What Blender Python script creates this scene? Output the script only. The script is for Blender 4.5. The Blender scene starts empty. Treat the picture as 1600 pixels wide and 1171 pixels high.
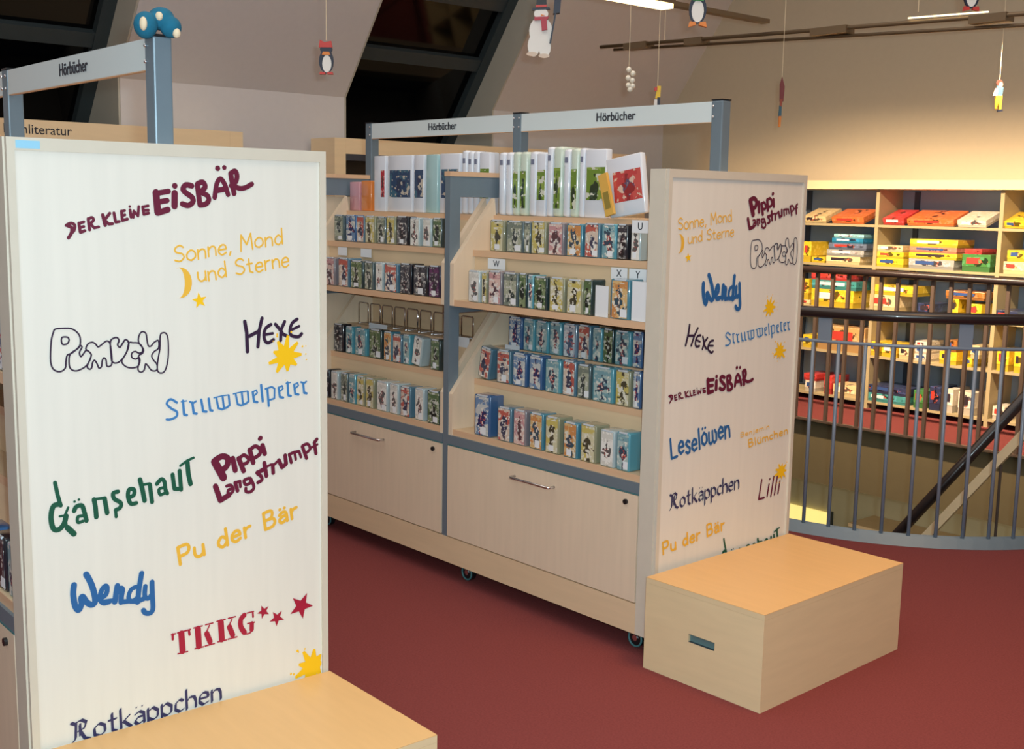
import bpy, bmesh, math, random
from mathutils import Vector, Matrix
random.seed(7)
S = bpy.context.scene
COL = S.collection
# ---------------------------------------------------------------- camera
cd = bpy.data.cameras.new('camera'); cam = bpy.data.objects.new('camera', cd); COL.objects.link(cam)
cd.sensor_width = 36; cd.lens = 1829.57 / 1600 * 36; cd.clip_start = .02; cd.clip_end = 100
Rv, Uv, Fv = Vector((.6618, .74947, .01791)), Vector((-.12116, .08336, .98913)), Vector((-.73983, .65677, -.14598))
cam.matrix_world = Matrix(((Rv.x, Uv.x, -Fv.x, 2.451), (Rv.y, Uv.y, -Fv.y, -2.818), (Rv.z, Uv.z, -Fv.z, 1.5), (0, 0, 0, 1)))
S.camera = cam
# ---------------------------------------------------------------- light
w = bpy.data.worlds.new('night'); S.world = w; w.use_nodes = True
w.node_tree.nodes['Background'].inputs[0].default_value = (.05, .07, .12, 1)
w.node_tree.nodes['Background'].inputs[1].default_value = .02
S.view_settings.view_transform = 'Standard'; S.view_settings.look = 'None'
S.view_settings.exposure = 0; S.view_settings.gamma = 1; S.view_settings.use_curve_mapping = False
def area(name, loc, aim, sx, sy, power, col, spread=180):
    l = bpy.data.lights.new(name, 'AREA'); l.shape = 'RECTANGLE'; l.size = sx; l.size_y = sy
    l.energy = power; l.color = col; l.spread = math.radians(spread)
    o = bpy.data.objects.new(name, l); COL.objects.link(o); o.location = loc
    o.rotation_euler = (Vector(aim) - Vector(loc)).to_track_quat('-Z', 'Y').to_euler(); return o
cl = Vector((2.451, -2.818, 1.5))
fl = cl + Rv * .06 + Uv * .05 - Fv * .02
area('camera_flash', fl, fl + Fv, .04, .03, 66, (.72, .93, 1))
area('ceiling_lamp_bank', (-.5, -.5, 4.5), (-.5, -.5, 0), 6, 7, 160, (1, .90, .80))
area('camera_side_fill', (4.6, -5.0, 3.4), (-1, 1, 1), 3, 2, 80, (.84, .98, 1))  # unseen fill light added behind the camera to brighten faces turned this way
area('step_box_downlight', (1.5, .2, 4.3), (.8, .2, 0), 1, 1, 13, (1, .50, .14), 75)
area('shelf_lamp', (-1.3, 3.32, 2.40), (-1.3, 5.0, .2), 3.4, .06, 95, (1, .74, .46), 100)
area('cornice_strip_lamp', (-1.5, 5.10, 1.74), (-1.5, 5.35, 2.0), 5.6, .05, 2.7, (1, .70, .38))
area('lower_floor_lamp', (-1.5, 4.6, -.75), (-1.5, 5.5, -3.2), 5, .5, 24, (1, .88, .66))
# ---------------------------------------------------------------- materials
MATS = {}
def srgb(c):
    return tuple(((x / 255) / 12.92 if x / 255 <= .04045 else ((x / 255 + .055) / 1.055) ** 2.4) for x in c)
def mat(name, c, rough=.55, metal=0, coat=0, noise=None, bump=0, emit=0, nscale=(1, 1, 1), spec=.5, amount=.12):
    if name in MATS: return MATS[name]
    m = bpy.data.materials.new(name); m.use_nodes = True; nt = m.node_tree; N = nt.nodes; Lk = nt.links
    b = N['Principled BSDF']; lin = srgb(c)
    b.inputs['Base Color'].default_value = (*lin, 1); b.inputs['Roughness'].default_value = rough
    b.inputs['Metallic'].default_value = metal; b.inputs['Coat Weight'].default_value = coat
    b.inputs['Coat Roughness'].default_value = .08; b.inputs['Specular IOR Level'].default_value = spec
    if emit:
        b.inputs['Emission Color'].default_value = (*lin, 1); b.inputs['Emission Strength'].default_value = emit
    if noise:
        tc = N.new('ShaderNodeTexCoord'); mp = N.new('ShaderNodeMapping'); mp.inputs['Scale'].default_value = nscale
        nz = N.new('ShaderNodeTexNoise'); nz.inputs['Scale'].default_value = noise; nz.inputs['Detail'].default_value = 5
        mx = N.new('ShaderNodeMix'); mx.data_type = 'RGBA'
        Lk.new(tc.outputs['Object'], mp.inputs[0]); Lk.new(mp.outputs[0], nz.inputs['Vector'])
        Lk.new(nz.outputs['Fac'], mx.inputs[0])
        mx.inputs[6].default_value = (*[x * (1 - amount) for x in lin], 1); mx.inputs[7].default_value = (*[min(1, x * (1 + amount)) for x in lin], 1)
        Lk.new(mx.outputs[2], b.inputs['Base Color'])
        if bump:
            bp = N.new('ShaderNodeBump'); bp.inputs['Strength'].default_value = bump; bp.inputs['Distance'].default_value = .004
            Lk.new(nz.outputs['Fac'], bp.inputs['Height']); Lk.new(bp.outputs[0], b.inputs['Normal'])
    MATS[name] = m; return m
birch = mat('birch_veneer', (230, 208, 182), .45, noise=5, nscale=(9, 9, .7), amount=.07)
birch_h = mat('birch_veneer_lengthwise', (226, 198, 162), .45, noise=5, nscale=(.7, 9, 9), amount=.08)
edge_w = mat('wood_shelf_edge', (222, 182, 146), .5, noise=6, nscale=(1, 9, 9), amount=.08)
panel_w = mat('panel_birch', (230, 224, 214), .5, noise=4, nscale=(12, 12, .8), amount=.05)
frame_w = mat('panel_frame_birch', (212, 202, 186), .5, noise=5, nscale=(4, 4, 4), amount=.05)
box_w = mat('step_box_birch', (230, 206, 164), .4, noise=5, nscale=(1.2, 1.2, 9), amount=.07)
box_t = mat('step_box_top_warm_lit', (224, 182, 124), .4, noise=5, nscale=(1.2, 9, 1.2), amount=.06)  # orange overhead light put into the colour of the box top
steel = mat('blue_grey_steel', (118, 134, 146), .42, metal=.25, noise=30, amount=.05)
steel_d = mat('dark_grey_steel', (70, 74, 86), .4, metal=.3)
chrome = mat('chrome', (215, 215, 220), .18, metal=1)
black = mat('black_plastic', (22, 22, 26), .4)
rubber = mat('teal_rubber', (70, 120, 125), .5)
white = mat('white_card', (232, 234, 238), .5)
signw = mat('sign_white', (212, 222, 224), .5)
ink = mat('sign_ink', (45, 45, 55), .6)
slot_m = mat('slot_teal', (96, 126, 128), .5)
carpet = mat('red_carpet', (128, 66, 66), .95, noise=160, bump=.6, amount=.28, spec=.1)
plaster = mat('wall_plaster', (214, 209, 209), .9, noise=25, bump=.1, amount=.03, spec=.2)
plaster_g = mat('gable_plaster', (204, 190, 166), .9, noise=25, bump=.1, amount=.03, spec=.2)
reveal_m = mat('window_reveal', (190, 185, 172), .8, noise=10, amount=.04)
winframe = mat('window_frame_dark', (52, 62, 66), .45, noise=12, amount=.1)
glass_n = mat('night_glass', (4, 5, 7), .06, spec=.35)
olive = mat('slab_edge_olive', (104, 92, 66), .85, noise=14, amount=.08)
lowwall = mat('lower_wall_beige', (196, 186, 156), .85, noise=8, amount=.04)
lowfloor = mat('lower_floor_beige', (186, 172, 140), .8, noise=8, amount=.06)
litwin = mat('lit_window_yellow', (255, 232, 140), .6, emit=.9)
greenish = mat('lower_cabinet_green', (150, 160, 96), .7)
rail_d = mat('handrail_dark', (44, 34, 34), .28, coat=.3)
bar_m = mat('baluster_grey_blue', (136, 148, 164), .35, metal=.1)
bar_b = mat('baluster_brown_grey', (96, 80, 72), .5, metal=.2)  # brown stands for warm backlight on the far balusters, put into the colour
maple = mat('warm_maple', (248, 220, 178), .45, noise=5, nscale=(.8, .8, 6), amount=.07)
shelf_back = mat('shelf_back_slate', (136, 158, 182), .6, noise=6, amount=.06)
shelf_b = mat('wall_shelf_board', (176, 160, 124), .5, noise=6, nscale=(1, 8, 8), amount=.06)
tube_on = mat('lit_tube', (255, 230, 170), .5, emit=4)
thread = mat('thread', (235, 215, 180), .6)
bronze = mat('lamp_rail_bronze', (128, 108, 84), .4, metal=.4)
# cover print materials: plain ground, title band and a central figure, different on every copy
def cover(name, cols, scale=32):
    if name in MATS: return MATS[name]
    m = bpy.data.materials.new(name); m.use_nodes = True; nt = m.node_tree; N = nt.nodes; Lk = nt.links
    b = N['Principled BSDF']; b.inputs['Roughness'].default_value = .35; b.inputs['Coat Weight'].default_value = .6; b.inputs['Coat Roughness'].default_value = .1
    def mth(op, x, y=None, z=None):
        n = N.new('ShaderNodeMath'); n.operation = op
        for i, q in enumerate((x, y, z)):
            if q is None: continue
            if isinstance(q, (int, float)): n.inputs[i].default_value = q
            else: Lk.new(q, n.inputs[i])
        return n.outputs[0]
    def mix(f, c1, c2):
        n = N.new('ShaderNodeMix'); n.data_type = 'RGBA'; Lk.new(f, n.inputs[0])
        for i, q in ((6, c1), (7, c2)):
            if isinstance(q, tuple): n.inputs[i].default_value = (*srgb(q), 1)
            else: Lk.new(q, n.inputs[i])
        return n.outputs[2]
    tc = N.new('ShaderNodeTexCoord'); oi = N.new('ShaderNodeObjectInfo'); sep = N.new('ShaderNodeSeparateXYZ'); Lk.new(tc.outputs['Generated'], sep.inputs[0])
    off = mth('MULTIPLY', oi.outputs['Random'], 37.0)
    ad = N.new('ShaderNodeVectorMath'); ad.operation = 'ADD'; Lk.new(tc.outputs['Object'], ad.inputs[0]); Lk.new(off, ad.inputs[1])
    def noise(sc, det=2):
        n = N.new('ShaderNodeTexNoise'); n.inputs['Scale'].default_value = sc; n.inputs['Detail'].default_value = det; Lk.new(ad.outputs[0], n.inputs['Vector']); return n.outputs['Fac']
    n1 = noise(scale * 1.3, 3); n2 = noise(scale * 2.6, 2); n3 = noise(scale * .7, 1)
    X, Z = sep.outputs['X'], sep.outputs['Z']
    # figure mask: |x-.5| + noise < .22 between 15% and 75% of the height
    dx = mth('ABSOLUTE', mth('SUBTRACT', X, .5)); dz = mth('MULTIPLY', mth('ABSOLUTE', mth('SUBTRACT', Z, .42)), .6)
    d = mth('ADD', mth('ADD', dx, dz), mth('MULTIPLY', mth('SUBTRACT', n1, .5), 1.5))
    fig_ = mth('LESS_THAN', d, .26)
    ground = mix(mth('GREATER_THAN', n3, .52), cols[2], cols[1])
    figc = mix(mth('GREATER_THAN', n2, .52), cols[0], cols[4])
    c = mix(fig_, ground, figc)
    c = mix(mth('GREATER_THAN', n2, .58), c, cols[3])
    title = mth('MULTIPLY', mth('GREATER_THAN', Z, .80), mth('LESS_THAN', Z, .93))
    c = mix(mth('MULTIPLY', title, mth('GREATER_THAN', n2, .44)), c, cols[1])
    Lk.new(c, b.inputs['Base Color']); MATS[name] = m; return m
PAL = {  # key: (words, cover colours, shell colour)
 'Y': ('yellow and white', [(70, 66, 50), (200, 184, 104), (210, 204, 170), (228, 224, 210), (60, 60, 56)], (142, 142, 116)),
 'G': ('grey green', [(52, 62, 60), (120, 130, 118), (168, 172, 150), (206, 206, 196), (70, 78, 80)], (80, 96, 100)),
 'P': ('pale pink', [(90, 60, 66), (200, 150, 152), (222, 190, 180), (228, 220, 214), (120, 110, 120)], (130, 124, 130)),
 'O': ('orange and blue', [(50, 80, 96), (204, 140, 84), (216, 180, 124), (226, 220, 206), (90, 50, 64)], (72, 130, 150)),
 'R': ('red and white', [(60, 60, 84), (190, 96, 84), (216, 196, 180), (232, 228, 220), (70, 84, 110)], (84, 120, 140)),
 'T': ('teal blue', [(44, 70, 90), (120, 162, 172), (168, 190, 188), (222, 222, 212), (184, 66, 60)], (86, 152, 168)),
 'K': ('black', [(26, 26, 34), (54, 54, 64), (110, 110, 112), (210, 206, 200), (90, 46, 56)], (30, 32, 40)),
 'W': ('white', [(92, 92, 92), (214, 212, 204), (232, 230, 224), (238, 236, 230), (150, 70, 66)], (170, 186, 190)),
 'N': ('dark green', [(30, 40, 34), (84, 110, 72), (132, 146, 108), (204, 206, 194), (40, 52, 60)], (40, 60, 62)),
 'B': ('deep blue', [(40, 48, 96), (110, 140, 176), (196, 200, 200), (228, 222, 210), (180, 60, 70)], (60, 96, 140)),
 'S': ('silver white', [(70, 90, 120), (190, 196, 206), (224, 226, 228), (190, 70, 70), (120, 130, 150)], (120, 140, 160)),
 'V': ('purple black', [(28, 24, 34), (96, 36, 88), (60, 40, 66), (196, 190, 190), (26, 26, 34)], (46, 40, 60)),
}
def cov(k): return cover('cover_' + PAL[k][0].replace(' ', '_'), PAL[k][1])
def shell(k): return mat('case_plastic_' + PAL[k][0].replace(' ', '_'), PAL[k][2], .22, coat=.8)
# ---------------------------------------------------------------- helpers
def link(name, me, m, parent=None, loc=None, rot=None):
    o = bpy.data.objects.new(name, me); COL.objects.link(o)
    if m is not None and not me.materials: me.materials.append(m)
    if parent is not None: o.parent = parent
    if loc: o.location = loc
    if rot: o.rotation_euler = rot
    return o
def mesh(name, vs, fs):
    me = bpy.data.meshes.new(name); me.from_pydata(vs, [], fs); me.update(); return me
class MB:
    def __init__(s): s.v = []; s.f = []
    def add(s, vs, fs):
        k = len(s.v); s.v += [tuple(v) for v in vs]; s.f += [tuple(i + k for i in f) for f in fs]; return s
    def box(s, x0, x1, y0, y1, z0, z1, b=0):
        if b <= 0:
            return s.add([(x0, y0, z0), (x1, y0, z0), (x1, y1, z0), (x0, y1, z0), (x0, y0, z1), (x1, y0, z1), (x1, y1, z1), (x0, y1, z1)],
                  [(0, 3, 2, 1), (4, 5, 6, 7), (0, 1, 5, 4), (1, 2, 6, 5), (2, 3, 7, 6), (3, 0, 4, 7)])
        bm = bmesh.new(); bmesh.ops.create_cube(bm, size=1)
        for v in bm.verts:
            v.co = ((x0 + x1) / 2 + v.co.x * (x1 - x0), (y0 + y1) / 2 + v.co.y * (y1 - y0), (z0 + z1) / 2 + v.co.z * (z1 - z0))
        bmesh.ops.bevel(bm, geom=bm.edges[:], offset=b, segments=2, affect='EDGES', profile=.5)
        bm.verts.index_update()
        s.add([v.co[:] for v in bm.verts], [[v.index for v in f.verts] for f in bm.faces]); bm.free(); return s
    def prism(s, pts, a, b, ax):  # polygon pts in the plane normal to axis ax, from a to b
        n = len(pts)
        def P(p, t): return (t, p[0], p[1]) if ax == 'x' else ((p[0], t, p[1]) if ax == 'y' else (p[0], p[1], t))
        vs = [P(p, a) for p in pts] + [P(p, b) for p in pts]
        fs = [tuple(range(n))[::-1], tuple(range(n, 2 * n))] + [(i, (i + 1) % n, n + (i + 1) % n, n + i) for i in range(n)]
        return s.add(vs, fs)
    def tube(s, pts, r, n=8, closed=False):
        pts = [Vector(p) for p in pts]; rings = []; m = len(pts); up = None
        for i, p in enumerate(pts):
            if closed: t = pts[(i + 1) % m] - pts[i - 1]
            else: t = pts[min(i + 1, m - 1)] - pts[max(i - 1, 0)]
            t.normalize()
            if up is None: up = t.orthogonal().normalized()
            up = (up - t * up.dot(t)).normalized(); q = t.cross(up)
            rings.append([p + (up * math.cos(a) + q * math.sin(a)) * r for a in [2 * math.pi * k / n for k in range(n)]])
        k = len(rings); vs = [v for rg in rings for v in rg]; fs = []
        for i in range(k if closed else k - 1):
            j = (i + 1) % k
            for a in range(n): fs.append((i * n + a, i * n + (a + 1) % n, j * n + (a + 1) % n, j * n + a))
        if not closed: fs += [tuple(range(n))[::-1], tuple(range((k - 1) * n, k * n))]
        return s.add(vs, fs)
    def ball(s, c, r, n=12, m=8, sc=(1, 1, 1)):
        vs = [(c[0], c[1], c[2] + r * sc[2])]; fs = []
        for i in range(1, m):
            th = math.pi * i / m
            for j in range(n):
                ph = 2 * math.pi * j / n
                vs.append((c[0] + r * sc[0] * math.sin(th) * math.cos(ph), c[1] + r * sc[1] * math.sin(th) * math.sin(ph), c[2] + r * sc[2] * math.cos(th)))
        vs.append((c[0], c[1], c[2] - r * sc[2])); e = len(vs) - 1
        for j in range(n):
            fs.append((0, 1 + j, 1 + (j + 1) % n)); fs.append((e, e - n + (j + 1) % n, e - n + j))
            for i in range(m - 2):
                a = 1 + i * n; fs.append((a + j, a + n + j, a + n + (j + 1) % n, a + (j + 1) % n))
        return s.add(vs, fs)
    def mesh(s, name='m', smooth=False):
        me = mesh(name, s.v, s.f)
        if smooth: me.polygons.foreach_set('use_smooth', [True] * len(me.polygons))
        return me
    def obj(s, name, m, parent=None, smooth=False, loc=None, rot=None): return link(name, s.mesh(name, smooth), m, parent, loc, rot)
def bx(name, m, parent, *a): return MB().box(*a).obj(name, m, parent)
def tag(o, label=None, cat=None, group=None, kind=None):
    if label: o['label'] = label
    if cat: o['category'] = cat
    if group: o['group'] = group
    if kind: o['kind'] = kind
    return o
def empty(name, loc=(0, 0, 0), rot=(0, 0, 0)):
    o = bpy.data.objects.new(name, None); COL.objects.link(o); o.location = loc; o.rotation_euler = rot; o.empty_display_size = .05; return o
def struct(name, o=None):
    o['kind'] = 'structure'; return o
def text_mesh(body, size, ext=.0006, offset=0):
    c = bpy.data.curves.new('t', 'FONT'); c.body = body; c.size = size; c.extrude = ext; c.offset = offset
    c.align_x = 'CENTER'; c.align_y = 'CENTER'; c.resolution_u = 3
    o = bpy.data.objects.new('t', c); COL.objects.link(o); bpy.context.view_layer.update()
    me = bpy.data.meshes.new_from_object(o.evaluated_get(bpy.context.evaluated_depsgraph_get())); me.materials.clear()
    bpy.data.objects.remove(o); return me
LL = [["DER KLEINE",[0.1154,1.4064],[0.1785,0.0499],[-0.0026,0.0356],"brush_s"],["EISBAE",[0.32,1.4565],[0.2071,0.0522],[-0.0074,0.0496],"brush"],["Sonne, Mond",[0.3513,1.3527],[0.2685,0.0414],[-0.0021,0.0353],"mono"],["und Sterne",[0.4064,1.3071],[0.2298,0.034],[-0.0038,0.036],"mono"],["HEXE",[0.521,1.1409],[0.15,0.0239],[-0.007,0.0724],"hexe"],["Struwwelpeter",[0.3243,1.0025],[0.3596,0.0265],[-0.0034,0.044],"goth_b"],["Gansehaut",[0.0599,0.7873],[0.3172,0.0544],[-0.0004,0.0588],"goth_g"],["Pippi",[0.4503,0.8448],[0.1204,0.0457],[-0.0215,0.0501],"fat"],["Langstrumpf",[0.446,0.7902],[0.2691,0.0786],[-0.0136,0.0434],"fat_s"],["Pu der Bar",[0.3462,0.6606],[0.3063,0.0636],[-0.0052,0.0405],"bold"],["Wendy",[0.1061,0.5998],[0.1768,-0.01],[-0.0087,0.0654],"script"],["TKKG",[0.3347,0.446],[0.197,0.0005],[-0.0126,0.0572],"stencil"],["Rotkappchen",[0.0839,0.2994],[0.3574,0.008],[-0.001,0.0494],"goth_k"]]
LR = [["Sonne, Mond",[0.0582,1.4201],[0.2671,0.031],[-0.0052,0.0362],"mono"],["und Sterne",[0.1078,1.3752],[0.2312,0.0273],[-0.0021,0.0347],"mono"],["Pippi",[0.431,1.4686],[0.1268,0.0291],[-0.0183,0.0553],"fat"],["Langstrumpf",[0.4208,1.4193],[0.2743,0.0508],[-0.0136,0.0406],"fat_s"],["Wendy",[0.2042,1.1756],[0.1885,0.0155],[-0.018,0.0762],"script"],["Struwwelpeter",[0.3245,1.0341],[0.3607,0.0331],[-0.0064,0.0416],"goth_b"],["HEXE",[0.1119,1.0484],[0.1433,-0.0419],[0.015,0.0681],"hexe"],["DER KLEINE",[0.0438,0.8633],[0.1831,0.0161],[-0.0048,0.0298],"brush_s"],["EISBAE",[0.2474,0.8732],[0.2182,0.0128],[-0.0101,0.0507],"brush"],["Leselowen",[0.067,0.6784],[0.3011,0.0384],[-0.0102,0.0674],"lion"],["Benjamin",[0.4291,0.705],[0.1604,0.0131],[-0.0012,0.016],"bold"],["Blumchen",[0.4791,0.6646],[0.2244,0.0213],[-0.0056,0.0258],"bold"],["Rotkappchen",[0.0676,0.5018],[0.3645,0.0205],[-0.0031,0.0546],"goth_k"],["Lilli",[0.5502,0.4646],[0.1178,0.0029],[-0.0053,0.0663],"lilli"],["Pu der Bar",[0.0438,0.3581],[0.3161,0.0293],[-0.0054,0.0402],"bold"],["Gansehaut",[0.3621,0.2559],[0.3221,0.0214],[-0.0074,0.0545],"goth_g"]]
SPL = [[0.6235,1.1246,0.0262],[0.6909,0.3281,0.0288]]
SPR = [[0.5574,1.1509,0.0202],[0.6306,0.9928,0.0207],[0.6764,0.5497,0.0216]]
STL = [["y",0.4071,1.2667,0.0188],["r",0.5566,0.5009,0.0178],["r",0.593,0.4765,0.0212],["r",0.6611,0.4929,0.0347]]
STR = [["y",0.1104,1.3322,0.0164]]
MOON = [[0.3728,1.3082,0.0342],[0.0731,1.3776,0.0304]]
PUML = [[[0.0833,1.2195],[0.0955,1.2206],[0.1147,1.2195],[0.1267,1.2126],[0.1343,1.2014],[0.1346,1.1853],[0.129,1.1767],[0.1162,1.1669],[0.1064,1.1631],[0.1033,1.1499],[0.101,1.1358],[0.0903,1.1295],[0.0783,1.134],[0.0726,1.1451],[0.0716,1.1629],[0.0746,1.1962],[0.0796,1.2135],[0.0833,1.2195]],[[0.0965,1.2011],[0.1087,1.2012],[0.1111,1.1939],[0.1064,1.1871],[0.0968,1.1877],[0.0965,1.2011]],[[0.1127,1.1653],[0.129,1.1758],[0.1345,1.1817],[0.1379,1.1779],[0.1322,1.1675],[0.1346,1.1584],[0.1401,1.1634],[0.1457,1.1702],[0.1519,1.168],[0.157,1.1604],[0.153,1.148],[0.1454,1.1378],[0.1345,1.1314],[0.1219,1.1288],[0.1115,1.135],[0.1094,1.1495],[0.1127,1.1653]],[[0.1458,1.1738],[0.1507,1.1843],[0.1598,1.1873],[0.1669,1.1832],[0.1721,1.1766],[0.1795,1.1806],[0.1907,1.188],[0.1978,1.183],[0.2008,1.161],[0.201,1.139],[0.1962,1.133],[0.1898,1.1344],[0.1884,1.1472],[0.184,1.1521],[0.1801,1.146],[0.1779,1.1335],[0.1723,1.1312],[0.169,1.1396],[0.1638,1.1481],[0.1592,1.144],[0.157,1.1333],[0.1524,1.13],[0.1472,1.1358],[0.1531,1.1498],[0.157,1.1604],[0.1519,1.168],[0.1458,1.1738]],[[0.1998,1.1866],[0.2074,1.1934],[0.2148,1.1938],[0.2183,1.1872],[0.2152,1.1783],[0.2197,1.1725],[0.2255,1.1794],[0.2323,1.1882],[0.2387,1.1841],[0.2393,1.173],[0.2343,1.1605],[0.2245,1.1464],[0.2131,1.139],[0.2021,1.1426],[0.1999,1.161],[0.1998,1.1866]],[[0.2405,1.1803],[0.2499,1.1806],[0.2612,1.179],[0.2696,1.171],[0.2702,1.1598],[0.2625,1.1567],[0.2541,1.161],[0.2464,1.1578],[0.2461,1.1486],[0.2545,1.1442],[0.2622,1.1474],[0.2638,1.138],[0.2578,1.1273],[0.2426,1.1257],[0.2296,1.1313],[0.2234,1.1428],[0.2343,1.1605],[0.2405,1.1803]],[[0.2622,1.1808],[0.2636,1.1955],[0.2705,1.2034],[0.279,1.1992],[0.2814,1.1833],[0.2839,1.1719],[0.2897,1.1706],[0.2976,1.1785],[0.3074,1.1816],[0.3069,1.1648],[0.297,1.158],[0.291,1.1491],[0.2946,1.1394],[0.3021,1.1295],[0.3017,1.1164],[0.2901,1.1164],[0.2808,1.1283],[0.2761,1.1315],[0.2728,1.1187],[0.265,1.1146],[0.2586,1.1216],[0.2619,1.1381],[0.2614,1.1512],[0.2701,1.1561],[0.2723,1.1653],[0.2622,1.1808]],[[0.3115,1.1907],[0.3156,1.198],[0.3253,1.1965],[0.3298,1.1802],[0.3288,1.1426],[0.3222,1.1166],[0.3132,1.1089],[0.3036,1.1143],[0.3042,1.135],[0.3098,1.1628],[0.3115,1.1907]]]
PUMR = [[[0.4412,1.3833],[0.4538,1.386],[0.4741,1.3874],[0.4875,1.3817],[0.4968,1.371],[0.4991,1.3541],[0.4943,1.3443],[0.4822,1.3322],[0.4724,1.3269],[0.4707,1.3127],[0.4701,1.2975],[0.4596,1.2894],[0.4464,1.2925],[0.4391,1.3034],[0.4359,1.322],[0.4349,1.3576],[0.438,1.3765],[0.4412,1.3833]],[[0.4573,1.3656],[0.4701,1.3674],[0.4735,1.36],[0.4694,1.3522],[0.4593,1.3516],[0.4573,1.3656]],[[0.4786,1.3301],[0.4944,1.3434],[0.4994,1.3503],[0.5034,1.3468],[0.4988,1.3351],[0.5023,1.3258],[0.5075,1.3318],[0.5125,1.3397],[0.5192,1.3382],[0.5254,1.331],[0.5228,1.3175],[0.5162,1.3057],[0.5056,1.2975],[0.4928,1.293],[0.4812,1.2981],[0.4772,1.313],[0.4786,1.3301]],[[0.5122,1.3435],[0.5159,1.3551],[0.525,1.3595],[0.5328,1.3562],[0.539,1.3499],[0.5462,1.3551],[0.5568,1.3643],[0.5648,1.3601],[0.5706,1.3374],[0.5734,1.3145],[0.5692,1.3076],[0.5625,1.3082],[0.5595,1.3214],[0.5543,1.3259],[0.5511,1.319],[0.5503,1.3056],[0.5448,1.3024],[0.5403,1.3108],[0.534,1.319],[0.5297,1.314],[0.5287,1.3025],[0.5243,1.2985],[0.5182,1.3039],[0.5226,1.3194],[0.5254,1.331],[0.5192,1.3382],[0.5122,1.3435]],[[0.5664,1.364],[0.5734,1.3721],[0.5809,1.3735],[0.5853,1.3671],[0.5833,1.3574],[0.5885,1.3519],[0.5936,1.3599],[0.5995,1.3699],[0.6066,1.3665],[0.6086,1.3551],[0.6049,1.3414],[0.5966,1.3254],[0.5858,1.3162],[0.5741,1.3184],[0.5696,1.3374],[0.5664,1.364]],[[0.6089,1.3628],[0.6184,1.3644],[0.6302,1.3641],[0.6396,1.357],[0.6416,1.3455],[0.6341,1.3411],[0.625,1.3445],[0.6176,1.3402],[0.6185,1.3305],[0.6275,1.3272],[0.635,1.3315],[0.6378,1.3219],[0.6329,1.31],[0.6176,1.3063],[0.6037,1.3104],[0.596,1.3215],[0.6049,1.3414],[0.6089,1.3628]],[[0.631,1.3661],[0.6306,1.3816],[0.6366,1.3906],[0.6457,1.3874],[0.6501,1.3712],[0.6541,1.3598],[0.66,1.3592],[0.6671,1.3684],[0.6766,1.3729],[0.6782,1.3554],[0.669,1.3471],[0.664,1.337],[0.6688,1.3276],[0.6775,1.3183],[0.6787,1.3047],[0.667,1.3031],[0.6561,1.3142],[0.651,1.3168],[0.6492,1.3031],[0.6418,1.2979],[0.6344,1.3043],[0.6358,1.3218],[0.6337,1.3353],[0.6419,1.3416],[0.643,1.3514],[0.631,1.3661]],[[0.6797,1.3828],[0.6829,1.3908],[0.6929,1.3905],[0.6993,1.3743],[0.7029,1.3354],[0.6994,1.3077],[0.6912,1.2984],[0.6809,1.3028],[0.679,1.3242],[0.6813,1.3537],[0.6797,1.3828]]]
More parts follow.
